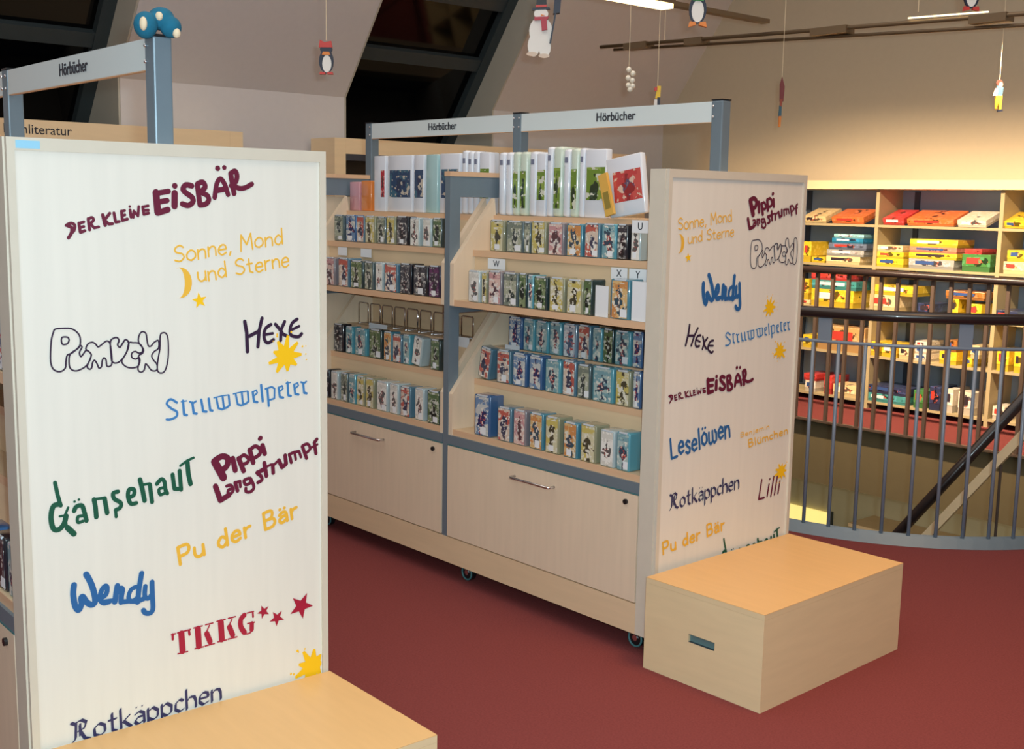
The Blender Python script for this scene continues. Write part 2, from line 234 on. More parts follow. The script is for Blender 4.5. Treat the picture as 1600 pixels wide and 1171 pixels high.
ROWS = {"step1_near":[0.105,1.311,0.118,[[-0.984,-0.902,"Y"],[-0.89,-0.793,"G"],[-0.789,-0.755,"G"],[-0.751,-0.672,"Y"],[-0.661,-0.578,"P"],[-0.564,-0.484,"O"],[-0.474,-0.4,"R"],[-0.39,-0.321,"T"],[-0.317,-0.268,"K"],[-0.252,-0.209,"W"]]],"step2_near":[0.013,1.12,0.122,[[-0.999,-0.931,"W"],[-0.919,-0.89,"Y"],[-0.882,-0.806,"P"],[-0.798,-0.717,"G"],[-0.709,-0.669,"N"],[-0.661,-0.634,"T"],[-0.63,-0.561,"N"],[-0.55,-0.473,"Y"],[-0.463,-0.382,"Y"],[-0.378,-0.339,"N"],[-0.251,-0.166,"O"]]],"step3_near":[0.21,0.93,0.125,[[-0.986,-0.907,"B"],[-0.899,-0.837,"T"],[-0.829,-0.759,"T"],[-0.751,-0.689,"T"],[-0.678,-0.607,"S"],[-0.599,-0.534,"R"],[-0.523,-0.476,"T"],[-0.469,-0.419,"N"],[-0.412,-0.336,"T"],[-0.325,-0.278,"B"]]],"step4_near":[0.121,0.806,0.125,[[-1.08,-0.995,"R"],[-0.952,-0.87,"R"],[-0.858,-0.779,"B"],[-0.764,-0.694,"B"],[-0.676,-0.595,"T"],[-0.584,-0.515,"R"],[-0.508,-0.441,"G"],[-0.431,-0.329,"T"],[-0.319,-0.248,"Y"],[-0.235,-0.201,"B"]]],"step5_near":[0.014,0.612,0.13,[[-0.954,-0.86,"B"],[-0.819,-0.739,"R"],[-0.728,-0.658,"P"],[-0.64,-0.566,"O"],[-0.555,-0.483,"Y"],[-0.462,-0.39,"O"],[-0.376,-0.3,"Y"],[-0.28,-0.213,"W"],[-0.203,-0.143,"T"]]],"step1_far":[0.105,1.311,0.118,[[-2.069,-1.991,"G"],[-1.975,-1.894,"B"],[-1.889,-1.83,"R"],[-1.825,-1.747,"Y"],[-1.733,-1.671,"G"],[-1.666,-1.601,"Y"],[-1.592,-1.511,"K"],[-1.497,-1.431,"W"],[-1.409,-1.353,"W"],[-1.345,-1.282,"N"]]],"step2_far":[0.013,1.12,0.122,[[-2.001,-1.923,"P"],[-1.897,-1.812,"R"],[-1.802,-1.705,"N"],[-1.695,-1.629,"G"],[-1.614,-1.559,"W"],[-1.55,-1.455,"R"],[-1.441,-1.363,"K"],[-1.35,-1.256,"K"],[-1.248,-1.174,"V"]]],"step4_far":[0.121,0.806,0.125,[[-2.103,-2.023,"K"],[-2.002,-1.945,"T"],[-1.93,-1.838,"T"],[-1.818,-1.721,"N"],[-1.706,-1.644,"O"],[-1.639,-1.574,"R"],[-1.565,-1.515,"T"],[-1.505,-1.425,"W"],[-1.372,-1.308,"N"]]],"step5_far":[0.014,0.612,0.13,[[-2.007,-1.976,"K"],[-1.96,-1.902,"W"],[-1.882,-1.826,"G"],[-1.816,-1.766,"T"],[-1.756,-1.697,"Y"],[-1.687,-1.625,"Y"],[-1.606,-1.526,"W"],[-1.512,-1.449,"W"],[-1.435,-1.364,"R"],[-1.334,-1.273,"W"],[-1.252,-1.165,"N"]]]}
TALL = {"near":[[-1.081,-1.043,"w",0.243],[-1.039,-1.001,"w",0.243],[-0.998,-0.96,"g",0.243],[-0.956,-0.912,"g",0.243],[-0.901,-0.861,"w",0.243],[-0.858,-0.808,"G",0.235],[-0.804,-0.773,"w",0.258],[-0.769,-0.721,"g",0.258],[-0.714,-0.68,"w",0.248],[-0.677,-0.636,"g",0.25],[-0.63,-0.603,"w",0.25],[-0.6,-0.49,"G",0.245]],"far":[[-2.124,-2.041,"p",0.13],[-2.031,-1.949,"o",0.135],[-1.929,-1.841,"r",0.243],[-1.826,-1.642,"N",0.243],[-1.633,-1.56,"N",0.243],[-1.547,-1.467,"t",0.243],[-1.454,-1.318,"N",0.245],[-1.31,-1.277,"w",0.255],[-1.273,-1.24,"w",0.25],[-1.236,-1.204,"w",0.25],[-1.196,-1.105,"G",0.245]]}
STACK = [[2,[[-2.951,-2.881,1.075,1.235,"yellow"]]],[2,[[-2.869,-2.753,1.075,1.12,"yellow"]]],[2,[[-2.741,-2.445,1.075,1.134,"cream"],[-2.739,-2.416,1.134,1.183,"grey"],[-2.725,-2.398,1.183,1.233,"bluegrey"],[-2.699,-2.427,1.233,1.273,"blue"],[-2.684,-2.424,1.273,1.303,"lightblue"]]],[2,[[-2.31,-2.085,1.075,1.137,"yellow"],[-2.313,-2.088,1.137,1.184,"yellow"],[-2.306,-2.097,1.184,1.232,"cream"]]],[2,[[-2.043,-1.693,1.075,1.145,"grey"],[-2.046,-1.677,1.145,1.191,"yellow"],[-2.044,-1.68,1.191,1.233,"pink"],[-2.043,-1.675,1.233,1.288,"yellow"]]],[2,[[-1.634,-1.429,1.075,1.196,"green"],[-1.622,-1.496,1.196,1.232,"red"]]],[2,[[-1.335,-1.176,1.075,1.158,"cream"],[-1.314,-1.156,1.158,1.237,"yellow"]]],[3,[[-2.945,-2.868,0.74,0.78,"cream"],[-2.955,-2.884,0.78,0.942,"yellow"]]],[3,[[-2.857,-2.482,0.74,0.875,"yellow"],[-2.855,-2.464,0.875,0.945,"teal"],[-2.865,-2.512,0.945,1.0,"red"]]],[3,[[-2.343,-2.101,0.74,0.865,"cream"],[-2.311,-1.978,0.865,0.939,"yellow"]]],[3,[[-1.948,-1.819,0.74,0.828,"navy"]]],[3,[[-1.709,-1.637,0.74,0.876,"yellow"],[-1.738,-1.45,0.876,0.933,"brown"]]],[3,[[-1.568,-1.466,0.74,0.852,"yellow"]]],[3,[[-1.371,-1.21,0.74,0.824,"navy"]]],[4,[[-2.911,-2.816,0.405,0.506,"yellow"]]],[4,[[-2.778,-2.362,0.405,0.596,"card"]]],[4,[[-2.318,-2.233,0.405,0.511,"yellow"]]],[4,[[-2.216,-2.09,0.405,0.51,"yellow"]]],[4,[[-2.073,-1.981,0.405,0.5,"cream"]]],[4,[[-1.949,-1.839,0.405,0.457,"white"],[-1.947,-1.847,0.457,0.504,"white"],[-1.946,-1.855,0.504,0.551,"white"]]],[4,[[-1.753,-1.622,0.405,0.497,"yellow"],[-1.695,-1.628,0.497,0.582,"brown"]]],[4,[[-1.576,-1.506,0.405,0.468,"yellow"],[-1.522,-1.457,0.468,0.561,"cream"]]],[4,[[-1.33,-1.245,0.405,0.556,"yellow"]]],[4,[[-1.208,-1.134,0.405,0.549,"yellow"]]],[5,[[-2.868,-2.774,0.06,0.147,"white"],[-2.884,-2.766,0.147,0.201,"red"]]],[5,[[-2.695,-2.627,0.06,0.201,"red"]]],[5,[[-2.611,-2.377,0.06,0.15,"cream"]]],[5,[[-2.334,-1.98,0.06,0.124,"teal"],[-2.338,-1.975,0.124,0.187,"navy"]]],[5,[[-1.931,-1.841,0.06,0.192,"green"]]],[5,[[-1.808,-1.724,0.06,0.233,"navy"]]],[5,[[-1.684,-1.627,0.06,0.231,"white"]]],[5,[[-1.587,-1.474,0.06,0.225,"white"]]],[5,[[-1.331,-1.245,0.06,0.158,"white"]]]]
TRAY = [[-2.978,-2.768,"cream"],[-2.717,-2.44,"orange"],[-2.279,-2.108,"red"],[-2.083,-1.722,"orange"],[-1.694,-1.484,"white"],[-1.362,-1.203,"yellow"]]
TRACE = {"DER KLEINE":[[0.206,1,[[0.025,0.743],[0.064,0.58],[0.057,0.292],[0.017,0.051]]],[0.191,1,[[0.006,0.792],[0.063,0.839],[0.102,0.675],[0.09,0.395],[0.057,0.278]]],[0.191,0,[[0.154,0.715],[0.158,0.191]]],[0.177,0,[[0.154,0.7],[0.212,0.71]]],[0.177,0,[[0.159,0.449],[0.206,0.444]]],[0.191,0,[[0.16,0.166],[0.212,0.191]]],[0.191,0,[[0.266,0.821],[0.269,0.164]]],[0.177,1,[[0.268,0.78],[0.309,0.836],[0.328,0.662],[0.285,0.498]]],[0.177,0,[[0.289,0.47],[0.325,0.199],[0.379,0.184]]],[0.221,0,[[0.441,0.803],[0.457,0.173]]],[0.191,0,[[0.526,0.783],[0.451,0.456]]],[0.191,0,[[0.463,0.439],[0.501,0.18],[0.547,0.139]]],[0.191,0,[[0.576,0.729],[0.585,0.176],[0.629,0.153]]],[0.191,0,[[0.668,0.714],[0.668,0.159]]],[0.177,0,[[0.665,0.704],[0.707,0.698]]],[0.177,0,[[0.667,0.442],[0.706,0.44]]],[0.191,0,[[0.668,0.159],[0.73,0.162]]],[0.191,0,[[0.773,0.645],[0.777,0.21]]],[0.162,0,[[0.773,0.852],[0.775,0.85]]],[0.177,0,[[0.804,0.158],[0.817,0.525],[0.863,0.165],[0.884,0.7]]],[0.191,0,[[0.932,0.612],[0.937,0.161]]],[0.177,0,[[0.932,0.612],[1.001,0.591]]],[0.177,0,[[0.934,0.387],[0.998,0.335]]],[0.191,0,[[0.937,0.161],[0.997,0.152]]]],"EISBAE":[[0.318,0,[[-0.007,1.007],[-0.023,0.161]]],[0.241,0,[[-0.009,0.97],[0.128,0.931]]],[0.241,0,[[0.011,0.584],[0.097,0.556]]],[0.274,0,[[-0.016,0.143],[0.089,0.163]]],[0.301,0,[[0.192,0.786],[0.168,0.243]]],[0.263,0,[[0.206,1.094],[0.207,1.093]]],[0.252,1,[[0.392,0.914],[0.329,1.014],[0.289,0.858],[0.327,0.627],[0.377,0.412],[0.375,0.218],[0.319,0.118],[0.257,0.25]]],[0.252,0,[[0.456,0.918],[0.449,0.035]]],[0.241,1,[[0.46,0.942],[0.52,0.955],[0.54,0.725],[0.49,0.551],[0.549,0.327],[0.554,0.101],[0.507,-0.02],[0.448,0.009]]],[0.23,1,[[0.627,0.168],[0.675,0.733],[0.727,0.904],[0.766,0.616],[0.785,0.142]]],[0.252,0,[[0.654,0.447],[0.765,0.423]]],[0.252,0,[[0.712,1.392],[0.713,1.39]]],[0.219,0,[[0.789,1.355],[0.79,1.354]]],[0.252,0,[[0.852,1.033],[0.856,0.128]]],[0.241,1,[[0.852,1.033],[0.907,1.09],[0.922,0.854],[0.893,0.604],[0.836,0.493]]],[0.23,1,[[0.858,0.499],[0.924,0.296],[0.996,0.253],[1.082,0.337]]]],"HEXE":[[0.129,0,[[0.029,0.986],[0.043,0.617],[0.022,0.01]]],[0.121,0,[[0.327,0.967],[0.255,0.579],[0.207,0.082]]],[0.121,0,[[0.075,0.485],[0.246,0.573]]],[0.117,1,[[0.467,0.697],[0.377,0.621],[0.332,0.446],[0.338,0.228],[0.391,0.125],[0.486,0.189]]],[0.097,0,[[0.36,0.414],[0.482,0.397]]],[0.117,0,[[0.545,0.671],[0.632,0.416],[0.657,0.297],[0.736,0.182]]],[0.117,0,[[0.711,0.683],[0.634,0.445],[0.609,0.104]]],[0.117,1,[[0.935,0.665],[0.845,0.583],[0.793,0.391],[0.801,0.192],[0.923,0.081],[0.991,0.154]]],[0.097,0,[[0.821,0.363],[0.958,0.423]]]],"Struwwelpeter":[[0.124,1,[[0.072,0.768],[0.033,1.004],[0.005,0.807],[0.033,0.509],[0.065,0.299],[0.059,0.057],[0.019,-0.034],[-0.006,-0.0]]],[0.135,0,[[0.112,0.817],[0.111,0.09],[0.129,0.029]]],[0.073,0,[[0.101,0.78],[0.135,0.776]]],[0.135,0,[[0.173,0.631],[0.175,0.065],[0.194,0.008]]],[0.104,0,[[0.157,0.694],[0.178,0.592],[0.198,0.669]]],[0.135,0,[[0.234,0.693],[0.24,0.07],[0.262,0.019]]],[0.135,0,[[0.285,0.685],[0.288,0.067],[0.303,0.011]]],[0.119,0,[[0.338,0.613],[0.345,0.083],[0.369,-0.012],[0.405,0.042],[0.424,0.131],[0.424,0.652]]],[0.119,0,[[0.381,0.648],[0.383,0.005]]],[0.073,0,[[0.321,0.678],[0.378,0.704],[0.425,0.693]]],[0.119,0,[[0.474,0.636],[0.481,0.105],[0.504,0.011],[0.541,0.065],[0.56,0.154],[0.56,0.674]]],[0.119,0,[[0.517,0.67],[0.519,0.027]]],[0.073,0,[[0.457,0.701],[0.514,0.726],[0.56,0.715]]],[0.135,0,[[0.595,0.616],[0.598,0.091],[0.622,0.021]]],[0.088,0,[[0.595,0.616],[0.622,0.683],[0.627,0.52],[0.602,0.397]]],[0.145,0,[[0.659,0.913],[0.661,0.015]]],[0.135,0,[[0.702,0.611],[0.702,-0.301]]],[0.104,0,[[0.688,0.666],[0.735,0.711],[0.755,0.59],[0.748,0.053],[0.711,0.014]]],[0.135,0,[[0.785,0.601],[0.789,0.075],[0.813,0.006]]],[0.088,0,[[0.785,0.601],[0.812,0.668],[0.817,0.505],[0.793,0.382]]],[0.135,0,[[0.854,0.803],[0.853,0.076],[0.871,0.016]]],[0.073,0,[[0.843,0.767],[0.876,0.763]]],[0.135,0,[[0.902,0.614],[0.905,0.088],[0.929,0.019]]],[0.088,0,[[0.902,0.614],[0.929,0.681],[0.934,0.518],[0.909,0.395]]],[0.135,0,[[0.971,0.623],[0.973,0.058],[0.992,0.0]]],[0.104,0,[[0.955,0.686],[0.976,0.585],[0.996,0.661]]]],"Gansehaut":[[0.149,0,[[0.036,1.76],[0.05,1.272],[0.067,0.851]]],[0.193,1,[[0.061,0.918],[0.018,0.917],[-0.001,0.541],[0.01,0.111],[0.045,-0.004],[0.082,0.137],[0.099,0.406]]],[0.097,0,[[0.115,0.695],[0.092,0.455],[0.099,0.034]]],[0.089,0,[[0.057,0.471],[0.103,0.436]]],[0.216,0,[[0.106,-0.052],[0.146,-0.351]]],[0.097,0,[[0.159,0.843],[0.16,0.841]]],[0.097,0,[[0.189,0.865],[0.19,0.864]]],[0.171,1,[[0.154,0.498],[0.169,0.628],[0.207,0.611],[0.222,0.344],[0.235,-0.013]]],[0.126,1,[[0.212,0.212],[0.178,0.234],[0.176,0.032],[0.21,0.011]]],[0.178,0,[[0.292,0.69],[0.3,0.397],[0.303,0.0]]],[0.111,0,[[0.306,0.684],[0.363,0.624]]],[0.178,0,[[0.365,0.602],[0.379,0.02]]],[0.164,1,[[0.46,0.698],[0.426,0.694],[0.433,0.466],[0.476,0.243],[0.472,0.064],[0.44,0.027]]],[0.126,0,[[0.438,0.029],[0.441,-0.236]]],[0.164,1,[[0.539,0.339],[0.572,0.377],[0.574,0.578],[0.539,0.639],[0.53,0.374],[0.548,0.083],[0.587,0.035]]],[0.186,0,[[0.62,0.89],[0.636,0.453],[0.648,0.024]]],[0.111,0,[[0.646,0.651],[0.689,0.615]]],[0.171,0,[[0.69,0.576],[0.702,-0.126]]],[0.164,1,[[0.742,0.514],[0.775,0.642],[0.799,0.49],[0.803,0.203],[0.816,0.014]]],[0.126,1,[[0.8,0.275],[0.757,0.282],[0.763,0.057],[0.798,0.063]]],[0.171,0,[[0.86,0.683],[0.871,0.107],[0.899,0.047]]],[0.171,0,[[0.914,0.74],[0.921,-0.017]]],[0.104,0,[[0.921,0.931],[0.972,1.048],[1.023,1.084]]],[0.193,0,[[0.975,0.987],[0.98,0.495],[0.994,0.082]]]],"Pippi":[[0.349,0,[[0.04,0.876],[0.067,0.037]]],[0.272,1,[[0.049,0.921],[0.199,0.931],[0.284,0.733],[0.234,0.472],[0.142,0.38],[0.076,0.426]]],[0.251,0,[[0.37,0.603],[0.325,0.067]]],[0.23,0,[[0.473,0.471],[0.464,-0.15]]],[0.168,1,[[0.476,0.447],[0.585,0.498],[0.644,0.249],[0.592,0.106],[0.507,0.139]]],[0.23,0,[[0.732,0.576],[0.697,-0.03]]],[0.182,1,[[0.749,0.574],[0.854,0.61],[0.919,0.392],[0.878,0.178],[0.762,0.135]]],[0.23,0,[[0.992,0.471],[0.97,0.078]]],[0.209,0,[[0.997,0.809],[1.016,0.823]]]],"Langstrumpf":[[0.3,0,[[0.014,0.93],[0.016,0.11],[0.099,0.168]]],[0.175,1,[[0.106,0.678],[0.144,0.617],[0.151,0.335],[0.125,0.209],[0.098,0.281],[0.112,0.443],[0.148,0.41]]],[0.217,0,[[0.186,0.646],[0.184,0.186]]],[0.175,0,[[0.195,0.632],[0.23,0.614],[0.219,0.324]]],[0.184,1,[[0.312,0.553],[0.266,0.547],[0.27,0.293],[0.316,0.299],[0.325,0.517],[0.333,-0.01],[0.293,-0.173],[0.254,-0.058],[0.259,0.103]]],[0.2,1,[[0.445,0.608],[0.397,0.649],[0.423,0.36],[0.418,0.152],[0.378,0.12]]],[0.242,0,[[0.487,0.967],[0.47,0.253]]],[0.142,0,[[0.43,0.691],[0.543,0.733]]],[0.225,0,[[0.554,0.659],[0.538,0.242]]],[0.159,0,[[0.552,0.621],[0.617,0.752]]],[0.234,0,[[0.622,0.758],[0.63,0.32],[0.676,0.392],[0.691,0.856]]],[0.192,0,[[0.731,0.814],[0.726,0.342]]],[0.167,0,[[0.731,0.814],[0.784,0.813],[0.775,0.397]]],[0.167,0,[[0.794,0.786],[0.826,0.75],[0.829,0.389]]],[0.209,0,[[0.87,0.916],[0.876,0.195]]],[0.175,1,[[0.875,0.945],[0.923,0.923],[0.937,0.623],[0.898,0.486]]],[0.209,0,[[1.023,0.936],[0.99,0.828],[0.976,0.208]]],[0.142,0,[[0.949,0.634],[1.014,0.652]]]],"Wendy":[[0.206,1,[[0.024,0.933],[-0.005,0.616],[-0.007,0.208],[0.028,0.045],[0.076,0.263],[0.082,0.442],[0.105,0.477],[0.141,0.269],[0.199,0.153],[0.246,0.28],[0.246,0.689],[0.222,1.018],[0.192,1.246]]],[0.174,1,[[0.308,0.322],[0.39,0.445],[0.42,0.659],[0.401,0.747],[0.348,0.622],[0.309,0.344],[0.338,0.161],[0.412,0.163]]],[0.197,0,[[0.484,0.132],[0.55,0.694]]],[0.192,1,[[0.534,0.451],[0.579,0.58],[0.605,0.534],[0.575,0.274],[0.563,0.086]]],[0.157,0,[[0.366,0.206],[0.488,0.198]]],[0.157,1,[[0.783,0.56],[0.716,0.486],[0.667,0.235],[0.688,0.055],[0.764,0.147]]],[0.188,0,[[0.885,1.016],[0.819,0.487],[0.77,-0.003]]],[0.179,0,[[0.564,0.097],[0.662,0.089],[0.772,0.03],[0.867,0.103]]],[0.17,1,[[0.904,0.53],[0.877,0.189],[0.915,0.082],[0.968,0.196]]],[0.183,1,[[1.0,0.648],[0.975,0.147],[0.956,-0.299],[0.917,-0.453],[0.853,-0.436],[0.827,-0.323]]]],"TKKG":[[0.259,0,[[0.105,0.85],[0.067,0.092]]],[0.069,0,[[-0.013,0.893],[0.034,0.898]]],[0.069,0,[[0.063,0.908],[0.224,0.927]]],[0.104,0,[[-0.0,0.896],[-0.013,0.684]]],[0.104,0,[[0.203,0.9],[0.198,0.712]]],[0.061,0,[[0.003,0.022],[0.124,0.017]]],[0.259,0,[[0.315,0.88],[0.275,0.124]]],[0.061,0,[[0.269,0.955],[0.377,0.961]]],[0.061,0,[[0.219,0.061],[0.331,0.053]]],[0.061,0,[[0.465,0.912],[0.409,0.656]]],[0.061,0,[[0.42,0.973],[0.514,0.977]]],[0.225,0,[[0.407,0.591],[0.424,0.197]]],[0.061,0,[[0.352,0.067],[0.472,0.076]]],[0.259,0,[[0.614,0.927],[0.575,0.171]]],[0.061,0,[[0.568,1.003],[0.676,1.008]]],[0.061,0,[[0.518,0.108],[0.63,0.101]]],[0.061,0,[[0.764,0.96],[0.708,0.704]]],[0.061,0,[[0.719,1.02],[0.813,1.025]]],[0.225,0,[[0.706,0.639],[0.723,0.244]]],[0.061,0,[[0.651,0.114],[0.771,0.123]]],[0.225,1,[[0.927,0.994],[0.872,0.84],[0.851,0.523],[0.879,0.232]]],[0.061,0,[[0.971,1.059],[1.059,1.059]]],[0.086,0,[[1.045,1.013],[1.036,0.824]]],[0.199,0,[[1.0,0.552],[0.98,0.279]]],[0.061,0,[[0.945,0.59],[1.042,0.583]]],[0.069,1,[[0.882,0.153],[0.944,0.153],[1.0,0.284]]]]}
ORD = ['first', 'second', 'third', 'fourth', 'fifth', 'sixth', 'seventh', 'eighth', 'ninth', 'tenth', 'eleventh', 'twelfth', 'thirteenth']
# ---------------------------------------------------------------- the room (world = frame of the right-hand shelf unit)
WY = 5.35; KX = -4.75; KZ = 2.215
sa = Vector((.5, 0, .69)).normalized(); nout = Vector((-.69, 0, .5)).normalized()
# floor with the stair well cut out
bm = bmesh.new()
def loop(pts, z=0):
    vs = [bm.verts.new((x, y, z)) for x, y in pts]
    return [bm.edges.new((vs[i], vs[(i + 1) % len(vs)])) for i in range(len(vs))]
CX, CY, CR = -.893, 2.92, 1.2
well = [(CX + CR * math.cos(a), CY + CR * math.sin(a)) for a in [math.radians(-180 + 180 * k / 40) for k in range(41)]]
WL = -3.3
well = [(CX + CR * math.cos(a), CY + CR * math.sin(a)) for a in [math.radians(-90 + 90 * k / 24) for k in range(25)]] + [(CX + CR, 4.25), (WL, 4.25), (WL, CY - CR)]
inwell = lambda x, y: (WL < x < CX and CY - CR < y < 4.25) or (CX <= x < CX + CR and CY <= y < 4.25) or (x >= CX and y < CY and math.hypot(x - CX, y - CY) < CR - .002)
e = loop([(KX - 1.2, -7), (7, -7), (7, WY), (KX - 1.2, WY)]) + loop(well)
bmesh.ops.triangle_fill(bm, edges=e, use_beauty=True)
for f in list(bm.faces):
    c = f.calc_center_median()
    if inwell(c.x, c.y): bm.faces.remove(f)
for f in bm.faces:
    if f.normal.z < 0: f.normal_flip()
me = bpy.data.meshes.new('floor'); bm.to_mesh(me); bm.free()
fo = struct('floor', link('floor', me, carpet))
# slab edge round the well (0.45 thick) and slab underside
b = MB(); n = len(well)
for i in range(n):
    (x0, y0), (x1, y1) = well[i], well[(i + 1) % n]
    b.add([(x0, y0, 0), (x1, y1, 0), (x1, y1, -.45), (x0, y0, -.45)], [(0, 1, 2, 3)])
se = struct('trim_1', b.obj('trim_1', olive)); se['label'] = 'olive brown slab edge lining the stairwell under the railing'
b = MB(); nosing = [(x, y) for x, y in well]
b.tube([(WL, 4.25, -.004), (CX + CR, 4.25, -.004)], .012, 6)
o = struct('trim_2', b.obj('trim_2', edge_w)); o['label'] = 'thin pale nosing strip along the far stairwell edge'
bm = bmesh.new(); e = loop([(KX - 1.2, -7), (7, -7), (7, 6.6), (KX - 1.2, 6.6)], -.45) + loop(well, -.45)
bmesh.ops.triangle_fill(bm, edges=e, use_beauty=True)
for f in list(bm.faces):
    c = f.calc_center_median()
    if inwell(c.x, c.y): bm.faces.remove(f)
me = bpy.data.meshes.new('u'); bm.to_mesh(me); bm.free()
struct('ceiling_lower', link('ceiling_lower', me, lowwall))
struct('x', bx('wall_lower_back', lowwall, None, -7, 6, 6.5, 6.6, -3.3, -.45))
struct('x', bx('floor_lower', lowfloor, None, -7, 6, -1, 6.6, -3.4, -3.3))
LWX, LWZ0, LWZ1 = -3.52, -2.1, -1.33
wl = MB().box(-5.2, LWX, 6.46, 6.5, LWZ0, LWZ1).obj('window_3', litwin); struct('', wl)
bx('window_frame', winframe, wl, LWX, LWX + .03, 6.44, 6.5, LWZ0 - .02, LWZ1 + .02)
o = tag(empty('lower_cabinet', (-2.55, 6.3, -3.3)), 'olive green cabinet seen on the lower floor through the stairwell', 'cabinet')
bx('body', greenish, o, -.5, .5, -.2, .18, 0, 2.02); bx('cabinet_top', birch_h, o, -.52, .52, -.22, .19, 2.02, 2.05)
bx('door', greenish, o, -.48, -.01, -.215, -.2, .08, 1.98); bx('door', greenish, o, .01, .48, -.215, -.2, .08, 1.98)
# gable wall, knee wall, slope, ceiling, others
struct('', MB().prism([(KX - 1.6, -.45), (7, -.45), (7, 4.6), (KX - 1.6, 4.6)], WY, WY + .12, 'y').obj('wall_back', plaster_g))
# knee wall pieces beside the window openings
WIN = [(-1.25, .28), (1.93, 3.33)]
segs = [(-7, -1.25), (.28, 1.93), (3.33, WY)]
for y0, y1 in segs:
    o = struct('', MB().prism([(KX, 0), (KX, KZ), (KX - .5, KZ), (KX - .5, 0)], y0, y1, 'y').obj('wall_left', plaster))
top = 3.6
for y0, y1 in segs:
    p0 = Vector((KX, 0, KZ)); p1 = p0 + sa * top; q = nout * .4
    struct('', MB().prism([(p0.x, p0.z), (p1.x, p1.z), ((p1 + q).x, (p1 + q).z), ((p0 + q).x, (p0 + q).z)], y0, y1, 'y').obj('ceiling_slope', plaster))
# windows: recessed sloping glass running past the crease, frame bars and reveals
for wi, (y0, y1) in enumerate(WIN):
    g0 = Vector((KX, 0, KZ)) + nout * .3 - sa * .95; g1 = g0 + sa * 4.6
    root = empty('window_%d' % (wi + 1)); root['kind'] = 'structure'
    def slab(name, m, a, bb, ya, yb, o0, o1):
        p = g0 + sa * a; q = g0 + sa * bb; k0 = nout * o0; k1 = nout * o1
        return MB().prism([((p + k0).x, (p + k0).z), ((q + k0).x, (q + k0).z), ((q + k1).x, (q + k1).z), ((p + k1).x, (p + k1).z)], ya, yb, 'y').obj(name, m, root)
    cuts = [0, .94, 1.22 + .42, 2.45, 3.3, 4.6]
    cuts = [0, 1.18, 1.70, 2.42, 3.3, 4.6] if wi == 1 else [0, 1.05, 2.6, 4.6]
    for a, bb in zip(cuts, cuts[1:]): slab('pane', glass_n, a, bb, y0, y1, .0, .02)
    for c in cuts[1:-1]: slab('glazing_bar', winframe, c - .05, c + .05, y0, y1, -.05, .0)
    slab('window_frame', winframe, 0, 4.6, y0, y0 + .1, -.06, -.001); slab('window_frame', winframe, 0, 4.6, y1 - .1, y1, -.06, -.001)
    slab('window_frame', winframe, 0, .08, y0 + .1, y1 - .1, -.06, -.001)
    # reveals (side linings)
    for yy in (y0, y1):
        t0 = yy + .002 if yy == y0 else yy - .014
        p = g0 + sa * .0; b = MB()
        pr = Vector((KX, 0, KZ)); pt = pr + sa * top
        pts = [(p.x, p.z), ((g0 + sa * 4.6).x, (g0 + sa * 4.6).z), (pt.x, pt.z), (KX, KZ), (KX, g0.z)]
        b.prism(pts, t0, t0 + .012, 'y').obj('reveal', reveal_m, root)
    bx('window_sill', reveal_m, root, g0.x, KX + .02, y0, y1, g0.z - .04, g0.z)
    struct('', bx('wall_left', plaster, None, KX - .1, KX, y0, y1, 0, g0.z - .04))
struct('', bx('ceiling', plaster, None, KX + 1.9, 7.1, -7.1, WY + .1, 4.6, 4.7))
struct('', bx('wall_right', plaster, None, 7, 7.1, -7.1, WY + .1, -.45, 4.6))
struct('', bx('wall_front', plaster, None, KX - 1.6, 7.1, -7.1, -7, -.45, 4.6))
